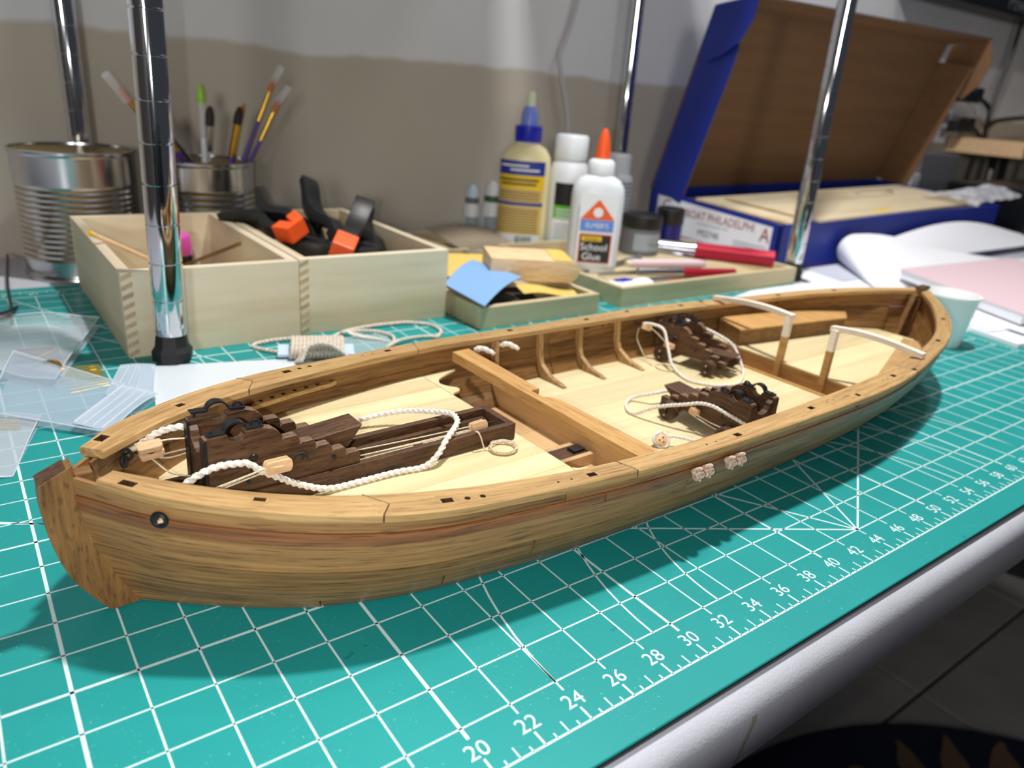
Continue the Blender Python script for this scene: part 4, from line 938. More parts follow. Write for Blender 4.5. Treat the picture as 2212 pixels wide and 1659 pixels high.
def shell(sg, ta, tb, va, vb, o0, o1, nv=3):
    """a plank: outer face at offset o0, inner at o1"""
    mb = MB(); R = []; G_ = []; arc_ = 0; last = None
    for t in taus(ta, tb):
        ring = []; q_ = hull(t, (va+vb)/2); arc_ += 0 if last is None else np.linalg.norm(q_-last); last = q_
        for k in range(nv+1): ring.append(hull(t, lerp(va, vb, k/nv), o0))
        for k in range(nv, -1, -1): ring.append(hull(t, lerp(va, vb, k/nv), o1))
        R.append([L(p[0], sg*p[1], p[2]) for p in ring]); h_ = 5.0
        G_ += [(arc_, lerp(va, vb, k/nv)*h_, 0) for k in range(nv+1)] + [(arc_, lerp(va, vb, k/nv)*h_, .3) for k in range(nv, -1, -1)]
    mb.rings(R); mb.g = G_; return mb
levels = [0.0, .125, .315, .52, .775, .885, 1.0]
def tau_of(s): return (s-12.5)/63.3
butts = {0: [18.3, 40], 1: [22.9, 52], 2: [26.8, 47], 3: [35, 60], 4: [30, 50], 5: [28, 55]}
for sg in (-1, 1):
    for i in range(6):
        cuts = [0] + [tau_of(s) for s in butts[i]] + [1]
        for a, b in zip(cuts, cuts[1:]):
            g_ = .0006
            o = shell(sg, a+(g_ if a else 0), b-(g_ if b < 1 else 0), levels[i]+.0035, levels[i+1]-.0035, -.05 if i == 4 else 0.0, .16).obj('hull_plank', M_wale if i == 4 else M_hull, boat, smooth=True, bevel=.03 if i == 4 else 0, seg=2, angle=50)
    # inner ceiling planks
    for i, (va, vb) in enumerate([(.06, .30), (.305, .545), (.55, .775), (.78, 1.0)]):
        for a, b in ((.006, .46), (.461, .978)):
            shell(sg, a, b, va, vb, .34, .48, 2).obj('inner_plank', M_innerS, boat, smooth=True, bevel=.012, seg=1, angle=50)
    # dark packing between the two skins at the very ends of the ribs
# bottom
R = []
for t in np.linspace(0, 1, 40):
    sc = 13.3+61.7*t; y = max(chi(sc)-.05, .2); R.append([L(sc, -y, .04), L(sc, y, .04), L(sc, y, .4), L(sc, -y, .4)])
MB().rings(R).obj('bottom_planking', M_hullO, boat)
# stem
front = [(10.67, 5.86), (10.62, 4.96), (10.78, 3.4), (11.2, 1.85), (11.8, .78), (12.29, .04)]
back = [(13.36, .04), (12.6, 1.7), (12.15, 3.3), (11.85, 4.8), (11.75, 6.36)]
poly = [tuple(p) for p in catmull(front, 5)] + [tuple(p) for p in catmull(back, 5)]
MB().prism(poly, -.37, .37, lambda p, h: L(p[0], h, p[1])).obj('stem', wood('stem_wood', (80, 50, 24), (138, 94, 48), (164, 118, 66), 2, .45, along=60, across=600, var=.4, coat=.15), boat, bevel=.05, seg=2)
MB().prism([(10.64, 5.86), (11.55, 6.27), (11.52, 6.32), (10.62, 5.92)], -.375, .375, lambda p, h: L(p[0], h, p[1])).obj('stem_head_cap', M_walnut, boat, bevel=.03)
# apron inside the bow, sternpost, stern apron
MB().prism([(12.2, 1.5), (12.75, 1.5), (12.35, 5.9), (11.8, 5.9)], -.3, .3, lambda p, h: L(p[0], h, p[1])).obj('apron', M_inner, boat)
MB().prism([(75.0, .04), (75.9, .04), (77.35, 6.2), (76.5, 6.2)], -.33, .33, lambda p, h: L(p[0], h, p[1])).obj('stern_post', M_hullO, boat, bevel=.04)
MB().prism([(76.2, 6.15), (77.45, 6.15), (77.5, 6.42), (76.3, 6.36)], -.36, .36, lambda p, h: L(p[0], h, p[1])).obj('stern_post_cap', M_walnut, boat, bevel=.03)
MB().prism([(73.4, 1.0), (74.6, 1.0), (76.2, 5.75), (75.5, 5.75)], -.22, .22, lambda p, h: L(p[0], h, p[1])).obj('stern_apron', M_inner, boat, bevel=.04)
# cap rails
holes = [(13.1, 2.0, .58, .36, 's'), (16.64, 4.61, .42, .26, 's'), (22.56, 7.38, .46, .32, 's'), (23.33, 7.59, .24, .24, 'r'), (23.94, 7.73, .24, .24, 'r'), (27.29, 8.25, .11, .11, 'r'), (27.94, 8.32, .11, .11, 'r'), (28.97, 8.44, .42, .28, 's'),
         (35.94, 8.88, .11, .11, 'r'), (36.61, 8.90, .11, .11, 'r'), (38.27, 8.92, .44, .3, 's'), (45.03, 8.77, .44, .3, 's'), (46.67, 8.74, .11, .11, 'r'), (47.33, 8.75, .11, .11, 'r'), (49.45, 9.05, .3, .3, 's'),
         (53.36, 8.55, .12, .12, 'r'), (53.93, 8.57, .12, .12, 'r'), (54.91, 8.45, .44, .3, 's'), (57.52, 8.55, .4, .26, 's'), (60.1, 7.75, .34, .28, 's'), (61.3, 7.55, .12, .12, 'r'), (65.29, 6.6, .44, .3, 's'), (70.6, 4.6, .4, .28, 's')]
SEG = [(12.25, 20.0), (20.0, 30.9), (30.9, 57.2), (57.2, 76.9)]
CUTS = []; RAILS = []
def jag(w, s): return (.55*(1-abs(2*w-1))) if s < 25 else (.45*(w-.5)*(1 if abs(w-.5) < .3 else .6))
for sg in (-1, 1):
    for k, (a, b) in enumerate(SEG):
        n = int((b-a)/.45)+8; R = []; G_ = []
        for i in range(n+1):
            t = i/n; ring = []
            for (wq, dz) in [(0, -.33), (0, -.06), (.045, 0), (.27, 0), (.5, 0), (.73, 0), (.955, 0), (1, -.06), (1, -.33), (.5, -.33)]:
                sa = a + (jag(wq, a) + .028 if k else (1-wq)*.66); sb = b + (jag(wq, b) - .028 if k < 3 else 0)
                s = lerp(sa, sb, t); y0 = max(bi_(s), .015); y1 = max(bo_(s), .08)
                ring.append(L(s, sg*lerp(y0, y1, wq), zr(s)+dz)); G_.append((s*(1 if s > 20 else 1.15), wq*1.3, dz))
            R.append(ring)
        if k:
            jl = []
            for wq in [0, .1, .2, .3, .4, .5, .6, .7, .8, .9, 1]:
                s = a + jag(wq, a); y = lerp(max(bi_(s), .015), bo_(s), wq); jl.append(L(s, sg*y, zr(s)-.012))
            MB().tube(jl+[(jl[-1][0], jl[-1][1], jl[-1][2]-.3)], .022, 6).obj('scarf_joint', M_walnut, boat)
        rm = MB().rings(R); rm.g = G_; RAILS.append((rm.obj('cap_rail', M_railS, boat, smooth=False), a, b, sg))
    for (s, y, wx, wy, kd) in holes:
        zt0 = zr(s); d = (bo_(s+.2)-bo_(s-.2)+bi_(s+.2)-bi_(s-.2))/.8; an = math.atan(d)*sg
        c = MB()
        if kd == 's': c.box((s-44, sg*y, zt0-.05), (wx, wy, .9), (0, 0, an))
        else: c.cyl((s-44, sg*y, zt0-.5), (s-44, sg*y, zt0+.4), wx/2, 14)
        CUTS.append((c, s, sg))
cut_objs = []
for r, a, b, sg in RAILS:
    mb = MB()
    for c, s, g2 in CUTS:
        if g2 == sg and a-.3 < s < b+.5: mb.add(c.v, c.f)
    if mb.v:
        co = mb.obj('cutter', M_walnut, boat); cut_objs.append(co)
        md = r.modifiers.new('holes', 'BOOLEAN'); md.object = co; md.operation = 'DIFFERENCE'; md.solver = 'EXACT'; md.material_mode = 'TRANSFER'
dg = bpy.context.evaluated_depsgraph_get(); dg.update()
for r, *_ in RAILS:
    if r.modifiers:
        me = bpy.data.meshes.new_from_object(r.evaluated_get(dg)); r.modifiers.clear(); r.data = me; me.name = 'cap_rail'
for co in cut_objs: bpy.data.objects.remove(co)
# plugs of rib heads seen down the holes
for sg in (-1, 1):
    for (s, y, wx, wy, kd) in holes:
        if s > 15: MB().box((s-44, sg*y, zr(s)-.62), (wx+.06, wy+.06, .16)).obj('rib_head', M_walnut, boat)
# hawse ring and outside rope knots
def on_hull(s, z, off=-.03):
    lo, hi = 0., 1.
    for _ in range(26):
        tau = (lo+hi)/2; v = (z-.06)/(zr(11.7+64.9*tau)-.39); p = hull(tau, v, off)
        if p[0] < s: lo = tau
        else: hi = tau
    q = hull(tau+.004, v, off); d = q-p; d /= np.linalg.norm(d); return p, d
p, d = on_hull(13.72, 5.0, -.1)
MB().torus(L(p[0], -p[1], p[2]), .24, .085, (d[0], -d[1], 0), (0, 0, 1), 20, 8).obj('hawse_ring', M_iron, boat, smooth=True)
MB().cyl(L(p[0], -p[1], p[2]), L(p[0]+.05, -p[1]+.12, p[2]), .2, 16).obj('hawse_hole', M_black, boat)
MB().tube([L(p[0]-.06, -p[1]-.02, p[2]-.04), L(p[0]+.1, -p[1]-.03, p[2]-.06), L(p[0]+.04, -p[1]-.04, p[2]+.08)], .07, 8).obj('rope_end', M_bare, boat, smooth=True)
p, d = on_hull(13.9, 4.75, -.07)
for s in (34.85, 35.55, 37.2, 37.95):
    p, d = on_hull(s, 4.0, -.2)
    kn = MB(); cx = L(p[0], -p[1], p[2])
    P = [(cx[0]+.25*math.cos(q)*(.78+.32*math.cos(3*q)), cx[1]-.16+.16*math.sin(3*q), cx[2]+.27*math.sin(q)*(.78+.32*math.cos(3*q+1))) for q in np.linspace(0, 2*PI*1.0, 36, endpoint=False)]
    kn.tube(P, .095, 8, True); kn.tube(catmull([(cx[0]-.14, cx[1]-.2, cx[2]), (cx[0]+.0, cx[1]-.34, cx[2]+.12), (cx[0]+.16, cx[1]-.28, cx[2]-.02), (cx[0]+.02, cx[1]-.22, cx[2]-.16), (cx[0]-.12, cx[1]-.3, cx[2]-.06)], 6), .09, 8)
    kn.tube([(cx[0]+.12, cx[1]-.05, cx[2]-.1), (cx[0]+.22, cx[1]-.14, cx[2]-.28), (cx[0]+.28, cx[1]-.16, cx[2]-.46)], lambda t: lerp(.1, .085, t), 8)
    kn.obj('rope_knot', M_knot, boat, smooth=True)
# decks: planks cut to the inside of the hull
def deck(z, s0, s1, wdt, name, mat, f0=None, f1=None, th=.12, lim=None, off=.47):
    """s0/s1 or f0(y)/f1(y): ends of the planks"""
    ny = int(19/wdt); ss = np.linspace(s0-4, s1+4, 120); hw = [(s, inner_y(s, z, off)) for s in np.linspace(max(s0, 12.6), min(s1, 75.0), 60)]
    xs = [q[0] for q in hw]; ys = [q[1] for q in hw]
    for k in range(-ny//2, ny//2+1):
        ya, yb = k*wdt+.007, (k+1)*wdt-.007; R = []
        if lim and (ya < lim[0] or yb > lim[1]): pass
        for s in np.linspace(s0, s1, 56):
            w_ = np.interp(s, xs, ys); a = max(ya, -w_); b = min(yb, w_)
            e0 = f0((ya+yb)/2) if f0 else s0; e1 = f1((ya+yb)/2) if f1 else s1
            if b-a < .04 or s < e0-1e-6 or s > e1+1e-6: continue
            R.append([L(s, a, z), L(s, b, z), L(s, b, z-th), L(s, a, z-th)])
        if len(R) > 1: MB().rings(R).obj(name, mat, boat)
deck(3.2, 13.2, 31.25, 1.55, 'foredeck_plank', M_deck)
deck(1.6, 36.5, 55.8, 2.4, 'middle_deck_plank', M_deck)
deck(2.4, 57.35, 74.0, 2.4, 'aft_deck_plank', M_deck)
deck(.62, 30.6, 36.4, 3.1, 'floor_plank', M_floor); deck(.62, 55.7, 57.4, 3.1, 'floor_plank', M_floor)
# the scrolled side pieces of the foredeck
for sg in (-1, 1):
    P = [(31.22, sg*4.95)] + [tuple(q) for q in catmull([(31.5, sg*5.2), (31.95, sg*5.35), (32.1, sg*5.75), (31.75, sg*6.2), (31.55, sg*6.75), (31.85, sg*7.35), (32.6, sg*7.8), (33.6, sg*8.25)], 5)]
    P += [(33.75, sg*inner_y(33.75, 3.2, .5)), (31.22, sg*inner_y(31.22, 3.2, .5))]
    MB().prism(P, 3.08, 3.2, lambda p, h: L(p[0], p[1], h)).obj('deck_scroll', M_deck, boat)
def cross(s, z0, z1, th, name, mat, off=.49):
    n = 8; ring0 = []; 
    zs = [lerp(z0, z1, k/n) for k in range(n+1)]
    P = [(-inner_y(s, z, off), z) for z in zs] + [(inner_y(s, z, off), z) for z in reversed(zs)]
    return MB().prism(P, -th/2, th/2, lambda p, h: L(s+h, p[0], p[1])).obj(name, mat, boat)
cross(30.9, .4, 3.08, .2, 'bulkhead', M_floor); cross(36.45, .4, 1.95, .16, 'bulkhead', M_floor); cross(57.5, .4, 2.28, .16, 'bulkhead', M_beam)
cross(55.85, .4, 1.72, .22, 'deck_edge_beam', M_beam); cross(36.55, 1.97, 2.12, .5, 'deck_edge_beam', M_beam)
MB().bbox(30.9-44, 36.35-44, -1.75, -1.45, .5, 1.25).obj('keelson_side', M_floor, boat); MB().bbox(30.9-44, 36.35-44, -.15, .15, .5, 1.1).obj('keelson_side', M_floor, boat)
MB().bbox(33.2-44, 36.3-44, -1.4, -.2, .9, 1.12).obj('mast_step', M_walnut, boat, bevel=.03); MB().bbox(35.3-44, 36.1-44, -1.1, -.5, 1.12, 1.3).obj('mast_step_block', M_black, boat, bevel=.03)
MB().bbox(55.95-44, 57.4-44, -1.2, -.9, .5, 1.2).obj('keelson_side', M_floor, boat); MB().bbox(55.95-44, 57.4-44, .2, .5, .5, 1.2).obj('keelson_side', M_floor, boat); MB().bbox(56.0-44, 57.4-44, -.1, .2, 1.0, 1.1).obj('mast_step', M_walnut, boat)
# cross beam with a mast notch in its after edge
P = [(33.0, 7.75), (32.7, -7.85), (34.0, -7.95), (33.95, -1.0), (33.75, -.55), (33.4, -.25), (33.35, .05), (33.35, .75), (33.95, .75), (34.25, 7.85)]
MB().prism(P, 4.02, 4.62, lambda p, h: L(p[0], p[1], h)).obj('cross_beam', M_beam, boat, bevel=.03)
# standing knees
for s in (36.75, 40.55, 44.2, 48.0):
    for sg in (1, -1):
        outer = [(inner_y(s, z, .5)-.01, z) for z in np.linspace(1.62, 4.55, 8)]
        w1 = outer[0][0]
        P = outer + [(outer[-1][0]-.36, 4.55), (outer[3][0]-.34, 3.0), (outer[2][0]-.42, 2.5), (w1-.75, 2.05), (w1-1.2, 1.88), (w1-1.9, 1.8), (w1-2.35, 1.66), (w1-2.35, 1.605)]
        MB().prism(P, -.17, .17, lambda p, h: L(s+h, sg*p[0], p[1])).obj('knee', M_knee, boat, bevel=.03)
# pin rails at the bow
for sg in (1, -1):
    A_ = [(20.0, 6.75), (22.6, 7.45), (25.35, 8.0)]; R = []
    C_ = catmull(A_, 6)
    for i, p in enumerate(C_):
        e = .1 if i in (0, len(C_)-1) else 0
        R.append([L(p[0], sg*(p[1]-.62+e), 4.02), L(p[0], sg*p[1], 4.02), L(p[0], sg*p[1], 4.24), L(p[0], sg*(p[1]-.62+e), 4.24)])
    pr_ = MB().rings(R).obj('pin_rail', M_rail, boat, bevel=.02)
    for k in range(8):
        t = k/7*.9+.05; q = catmull(A_, 20)[int(t*40)]
        MB().cyl(L(q[0], sg*(q[1]-.32), 4.2), L(q[0], sg*(q[1]-.32), 4.262), .115, 12).obj('pin_hole', M_black, pr_)
# locker aft on the starboard side, low seat on the port side
P = [(57.5, 4.45), (69.7, 2.55), (71.6, max(inner_y(71.6, 3.6, .5), 2.6))] + [(s, inner_y(s, 3.6, .5)) for s in (69, 66, 63, 60)] + [(58.6, 7.25)]
lk = MB().prism(P, 2.41, 3.62, lambda p, h: L(p[0], p[1], h)).obj('side_locker', M_inner, boat)
MB().prism([(p[0]-(.1 if i in (0,) else 0), p[1]-(.1 if i < 2 else 0)) for i, p in enumerate(P)], 3.63, 3.75, lambda p, h: L(p[0], p[1], h)).obj('locker_lid', M_beam, lk, bevel=.02)
P = [(61.4, -4.8), (72.9, -1.15)] + [(s, -inner_y(s, 2.6, .5)) for s in (73, 71, 68, 65, 62)] + [(61.2, -inner_y(61.2, 2.6, .5))]
MB().prism(P, 2.41, 2.6, lambda p, h: L(p[0], p[1], h)).obj('stern_seat', M_seat, boat, bevel=.02)
# awning frames
for sg, (fs, fy, ts, ty, tz, es, ey, ez) in ((1, (57.2, .6, 57.55, .7, 5.85, 58.95, 8.35, 5.12)), (-1, (56.85, -3.15, 57.2, -3.05, 6.0, 60.2, -7.9, 5.15))):
    P = [L(fs, fy, .64), L(ts, ty, tz-.1)]
    a, b = np.array(P[0]), np.array(P[1])
    fr = MB().hexa([tuple(a+np.array(q)) for q in ((-.22, -.22, 0), (.22, -.22, 0), (.22, .22, 0), (-.22, .22, 0))] + [tuple(b+np.array(q)) for q in ((-.22, -.22, 0), (.22, -.22, 0), (.22, .22, 0), (-.22, .22, 0))]).obj('awning_post', M_beam, boat, bevel=.03)
    k_ = .72; a2 = a*(1-k_)+b*k_
    MB().hexa([tuple(a2+np.array(q)*1.015) for q in ((-.22, -.22, 0), (.22, -.22, 0), (.22, .22, 0), (-.22, .22, 0))] + [tuple(b+np.array(q)*1.015) for q in ((-.22, -.22, .02), (.22, -.22, .02), (.22, .22, .02), (-.22, .22, .02))]).obj('white_post_top', M_white_wood, fr, bevel=.02)
    R = []
    for i in range(13):
        t = i/12; s = lerp(ts, es, t); y = lerp(ty-sg*.3, ey, t); z = lerp(tz, ez, t)+.32*math.sin(PI*t)*(1-t*.4)
        R.append([L(s-.26, y, z-.2), L(s+.26, y, z-.2), L(s+.26, y, z+.16), L(s-.26, y, z+.16)])
    MB().rings(R).obj('awning_beam', M_white_wood, fr, bevel=.03)

# ------------------------------------------------------------------ gun slide and carriages
def bt(name, label, cat, group=None, s=44, y=0, z=0, rz=0): return thing(name, label, cat, W(s, y, z), PHI+rz, group)
sl = bt('gun_slide', 'long dark walnut gun slide running along the foredeck under the big carriage', 'gun slide')
for y in (-1.28, 1.0): MB().prism([(14.2, 3.75), (14.2, 4.08), (30.7, 4.08), (30.7, 3.21), (15.5, 3.21)], y, y+.34, lambda p, h: L(p[0], h, p[1])).obj('slide_rail', M_walnut, sl, bevel=.04)
for y in (-.86, .62): MB().bbox(14.6-44, 30.5-44, y, y+.28, 3.3, 3.72).obj('inner_batten', M_walnut, sl, bevel=.03)
MB().bbox(30.35-44, 30.75-44, -1.3, 1.36, 3.22, 4.1).obj('end_piece', M_walnut, sl, bevel=.05); MB().bbox(14.2-44, 14.6-44, -.94, 1.0, 3.5, 4.06).obj('front_piece', M_walnut, sl, bevel=.04)
for s in (19, 26): MB().bbox(s-44, s+.4-44, -.94, 1.0, 3.22, 3.3).obj('cross_tie', M_walnut, sl)

def carriage(label, s, y, z, rz, KX=1.0, KH=1.0, h0=0.0, wheels=False, half=1.2, bed=True, captilt=0.0):
    t = bt('gun_carriage', label, 'gun carriage', 'gun carriages in the boat', s, y, z, rz)
    # local x: 0 at the front, growing to the rear; side profile of a cheek
    pts = [(0, 0), (0, 2.57), (.85, 2.57)] + [(1.2+.33*math.cos(a), 2.57+.33*math.sin(a)) for a in np.linspace(PI, 2*PI, 9)] + [(1.55, 2.57), (2.25, 2.57), (2.6, 2.47), (2.85, 2.25), (2.95, 2.12), (2.97, 1.86), (3.08, 1.95), (3.55, 1.95), (3.66, 1.85), (3.68, 1.52), (3.78, 1.6), (4.24, 1.6), (4.34, 1.5), (4.36, 1.18), (4.46, 1.26), (4.94, 1.26), (5.04, 1.16), (5.06, .84), (5.16, .92), (5.6, .92), (5.69, .84), (5.7, .52), (5.82, .6), (6.3, .58), (6.36, .5), (6.36, 0)]
    if wheels: pts += [(5.0, 0), (4.6, .22), (3.2, .26), (2.6, .22), (2.2, 0)]
    pts = [(a*KX, h0+b*KH) for a, b in pts]; th = .42
    for sg in (-1, 1):
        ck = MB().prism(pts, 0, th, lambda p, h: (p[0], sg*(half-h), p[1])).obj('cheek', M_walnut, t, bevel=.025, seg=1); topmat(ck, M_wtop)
        MB().bbox(-.05, .1, min(sg*half, sg*(half-th))-.02, max(sg*half, sg*(half-th))+.02, h0, h0+2.5*KH).obj('front_facing', M_black if not wheels else M_walnut, ck, bevel=.02)
        yc = sg*(half-th/2); H0 = h0+2.57*KH
        path = [(.15, 0), (.7, 0.02)] + [(1.2+.42*math.cos(a), .03+.34*math.sin(a)) for a in np.linspace(PI, 0, 9)] + [(1.72, .02), (2.25, .02)]
        tl = captilt if sg > 0 else 0
        rows = [[(q[0]*KX, yc+dy, H0+.03+q[1]*KH+tl*max(0, (2.2-q[0]))) for q in path] for dy in (-.2, .2)]
        MB().sheet(rows, -.07).obj('cap_square', M_iron, ck, smooth=True)
        MB().torus((2.02*KX, yc, H0+.08), .2, .05, (1, 0, 0), (0, .25, 1), 14, 6, -.3, PI+.3).obj('cap_staple', M_iron, ck, smooth=True)
        MB().cyl((.32*KX, yc, H0-.15), (.32*KX, yc, H0+.2), .05, 8).obj('joint_bolt', M_iron, ck)
        for (bx, bh) in ((5.15, .45), (1.55, .3)): MB().cyl((bx*KX, sg*(half-.05), h0+bh*KH+.12), (bx*KX, sg*(half+.07), h0+bh*KH+.12), .085, 10).obj('bolt_head', M_iron, ck)
        rb = MB(); rb.torus((1.75*KX, sg*(half+.1), h0+1.42*KH), .13, .045, (1, 0, 0), (0, 0, 1), 14, 6); rb.cyl((1.75*KX, sg*(half-.03), h0+1.5*KH), (1.75*KX, sg*(half+.12), h0+1.5*KH), .07, 8)
        rb.tube([(1.7*KX, sg*(half+.14), h0+1.35*KH), (1.6*KX, sg*(half+.2), h0+.95*KH)], .035, 6); rb.obj('ring_bolt', M_iron, ck, smooth=True)
        hb = MB(); hb.torus((3.55*KX, sg*(half+.12), h0+.98*KH), .2, .05, (1, 0, 0), (0, .3*sg, 1), 14, 6, -.6, PI); hb.obj('hook_ring', M_blackrope, ck, smooth=True)
    P = [(-half+th, h0+.0), (half-th, h0+.0), (half-th, h0+2.35*KH)] + [((half-th)*.72*math.cos(a), h0+2.2*KH-.62*KH*math.sin(a)) for a in np.linspace(0, PI, 9)] + [(-half+th, h0+2.35*KH)]
    MB().prism(P, 0.02, .36, lambda p, h: (h, p[0], p[1])).obj('transom', M_walnut, t, bevel=.03)
    if bed:
        qz = 1.0 if not wheels else .74
        MB().hexa([(3.9*KX, -half+th+.1, h0+.75*KH), (6.0*KX, -half+th+.1, h0+.5*KH), (6.0*KX, half-th-.1, h0+.5*KH), (3.9*KX, half-th-.1, h0+.75*KH), (3.9*KX, -half+th+.1, h0+1.25*KH*qz), (6.75*KX, -half+th+.1, h0+1.5*KH*qz), (6.75*KX, half-th-.1, h0+1.5*KH*qz), (3.9*KX, half-th-.1, h0+1.25*KH*qz)]).obj('quoin', M_walnut, t, bevel=.05)
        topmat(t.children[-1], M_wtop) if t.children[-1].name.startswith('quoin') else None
    MB().bbox(2.2*KX, 5.9*KX, -half+th, half-th, h0+.35*KH, h0+.55*KH).obj('stool_bed', M_walnut, t)
    if wheels:
        for xa in (1.0*KX, 5.3*KX):
            ax = MB().bbox(xa-.28, xa+.28, -half-.05, half+.05, .42, h0+.1).obj('axle_tree', M_walnut, t, bevel=.03)
            for sg in (-1, 1):
                wl = MB().cyl((xa, sg*(half+.16), .58), (xa, sg*(half+.72), .58), .58, 28).obj('truck_wheel', M_walnut, t, bevel=.05, seg=2)
                MB().cyl((xa, sg*(half+.7), .58), (xa, sg*(half+.9), .58), .17, 12).obj('axle_end', M_black, wl); MB().bbox(xa-.05, xa+.05, min(sg*(half+.78), sg*(half+.84)), max(sg*(half+.78), sg*(half+.84)), .3, .86).obj('linch_pin', M_bare, wl)
                MB().torus((xa, sg*(half+.71), .58), .4, .03, (1, 0, 0), (0, 0, 1), 20, 6).obj('wheel_rim', M_black, wl, smooth=True)
    return t
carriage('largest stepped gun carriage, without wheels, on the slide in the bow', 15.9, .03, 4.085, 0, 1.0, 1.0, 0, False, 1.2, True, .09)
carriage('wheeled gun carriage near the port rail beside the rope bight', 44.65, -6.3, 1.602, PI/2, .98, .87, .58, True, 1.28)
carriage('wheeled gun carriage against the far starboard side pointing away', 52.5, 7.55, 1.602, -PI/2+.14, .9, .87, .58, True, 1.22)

# ------------------------------------------------------------------ ropes and tackle
rp = bt('breeching_rope', 'thick white twisted breeching rope looping around the big bow carriage', 'rope', 'breeching ropes')
rope1 = [(13.6, -.9, 4.6), (14.5, -1.35, 4.9), (15.5, -1.5, 5.45), (16.24, -1.45, 5.6), (16.98, -1.42, 5.52), (17.38, -1.42, 5.41), (17.9, -1.45, 4.96), (18.48, -1.5, 4.57), (19.37, -1.42, 3.95), (20.62, -1.5, 3.42), (22.16, -1.5, 3.34), (23.86, -1.55, 3.34), (25.14, -1.75, 3.36), (25.88, -1.75, 3.8), (26.5, -1.45, 4.26), (27.39, -.87, 4.5), (27.8, -.41, 4.55), (28.04, .48, 4.5), (27.62, 1.51, 4.3), (26.84, 2.77, 4.0), (25.65, 3.35, 3.8), (24.3, 3.6, 3.6), (23.06, 3.7, 3.45), (20.5, 3.3, 3.4), (18.5, 2.2, 4.2), (17.2, 1.55, 5.8), (16.0, 1.5, 6.1), (15.43, 1.7, 6.05), (14.94, 1.9, 5.85), (14.64, 2.1, 5.57), (14.3, 2.25, 5.3)]
rope_mb([L(*p) for p in rope1], .125, 12, .62, .055).obj('rope_core', M_rope, rp, smooth=True)
MB().tube([L(14.75, 2.0, 5.62), L(14.3, 2.25, 5.28), L(13.95, 2.35, 5.1)], lambda t: lerp(.15, .11, t), 10).obj('seizing', M_thread, rp, smooth=True)
M_blockw = wood('block_wood', (190, 146, 104), (218, 178, 136), (228, 192, 152), 0, .55, along=60, across=700, fleck=.25)
def block_thing(label, a, b, up, size=(.5, .42), hook=None, lines=(), name='tackle_block'):
    t = bt(name, label, 'pulley block', 'tackle blocks in the boat'); a = np.array(L(*a)); b = np.array(L(*b)); d = b-a; Ln = np.linalg.norm(d); d /= Ln; up = np.array(up, float); up -= d*(up@d); up /= np.linalg.norm(up); sd = np.cross(d, up)
    for sgn in (-1, 1):
        hw, hl = size[0]/2, Ln/2; O = []
        for cx, cs, a0 in ((hl, 1, -PI/2), (-hl, -1, PI/2)):
            for k in range(9):
                q = a0 + PI*k/8; O.append((cx-cs*hw*.55+hw*.55*math.cos(q), hw*math.sin(q)))
        MB().prism(O, .055, size[1]/2, lambda p_, h: tuple((a+b)/2+d*p_[0]+up*p_[1]+sd*(sgn*h))).obj('block_shell', M_blockw, t, bevel=.05, seg=2)
    mid = (a+b)/2; MB().cyl(tuple(mid-sd*.03), tuple(mid+sd*.03), size[0]*.4, 14).obj('sheave', M_black, t)
    if hook: 
        MB().tube(catmull([L(*h) for h in hook], 6), .05, 6).obj('hook', M_blackrope, t, smooth=True)
    for ln in lines: rope_mb([L(*q) for q in ln], .035, 6, .2, .06, 5).obj('fall_line', M_thread, t, smooth=True)
    return t
block_thing('pale wooden block with black hook on the bow inner planking', (14.2, 1.65, 5.3), (15.12, 1.5, 5.42), (0, 1, .25), (.5, .62), [(14.2, 1.7, 5.3), (13.95, 1.95, 5.25), (13.8, 2.2, 5.1)], [[(14.9, 1.45, 5.6), (15.14, 1.4, 5.75), (16.4, 1.3, 5.62)], [(15.0, 1.4, 5.15), (15.9, 1.35, 5.2), (16.6, 1.4, 5.1)], [(14.7, 1.45, 5.1), (15.3, 1.4, 4.95), (16.2, 1.45, 5.0)], [(14.6, 1.4, 5.1), (15.2, 1.1, 4.4), (15.9, .9, 4.2)]])
MB().torus(L(13.9, 2.2, 5.05), .2, .07, (1, 0, 0), (0, .3, 1), 14, 8).obj('black_lashing', M_blackrope, rp, smooth=True); MB().torus(L(13.75, 2.0, 4.9), .18, .08, (.6, .6, 0), (0, .2, 1), 14, 8).obj('black_lashing', M_blackrope, rp, smooth=True); MB().torus(L(14.75, 2.65, 5.35), .17, .05, (1, .2, 0), (0, .2, 1), 14, 8).obj('eye_bolt', M_iron, rp, smooth=True)
block_thing('pale wooden block hanging on the outside of the big carriage', (17.98, -1.42, 5.03), (19.1, -1.4, 5.02), (0, .1, 1), (.56, .4), [(19.1, -1.4, 5.05), (19.35, -1.4, 5.3), (19.65, -1.4, 5.3), (19.8, -1.35, 5.0)], [[(18.7, -1.6, 5.05), (17.9, -1.58, 5.08), (16, -1.6, 4.75), (14.2, -1.5, 4.35)], [(17.95, -1.55, 4.95), (16, -1.52, 4.62), (14.2, -1.3, 4.2)], [(17.95, -1.6, 5.12), (16.2, -1.62, 4.86), (14.0, -1.55, 4.5)]])
block_thing('small pale block inside the after end of the gun slide', (28.6, -.42, 3.95), (29.55, -.4, 4.0), (0, .3, 1), (.46, .4), [(29.55, -.4, 4.0), (29.9, -.35, 3.95), (30.25, -.3, 3.9)], [[(28.6, -.35, 4.0), (25.5, -.32, 4.08), (22.3, -.28, 4.2)], [(28.6, -.5, 3.85), (25.5, -.5, 3.9), (22.3, -.55, 4.05)], [(28.6, -.3, 3.8), (25.5, -.2, 3.78), (22.3, -.15, 3.8)]])
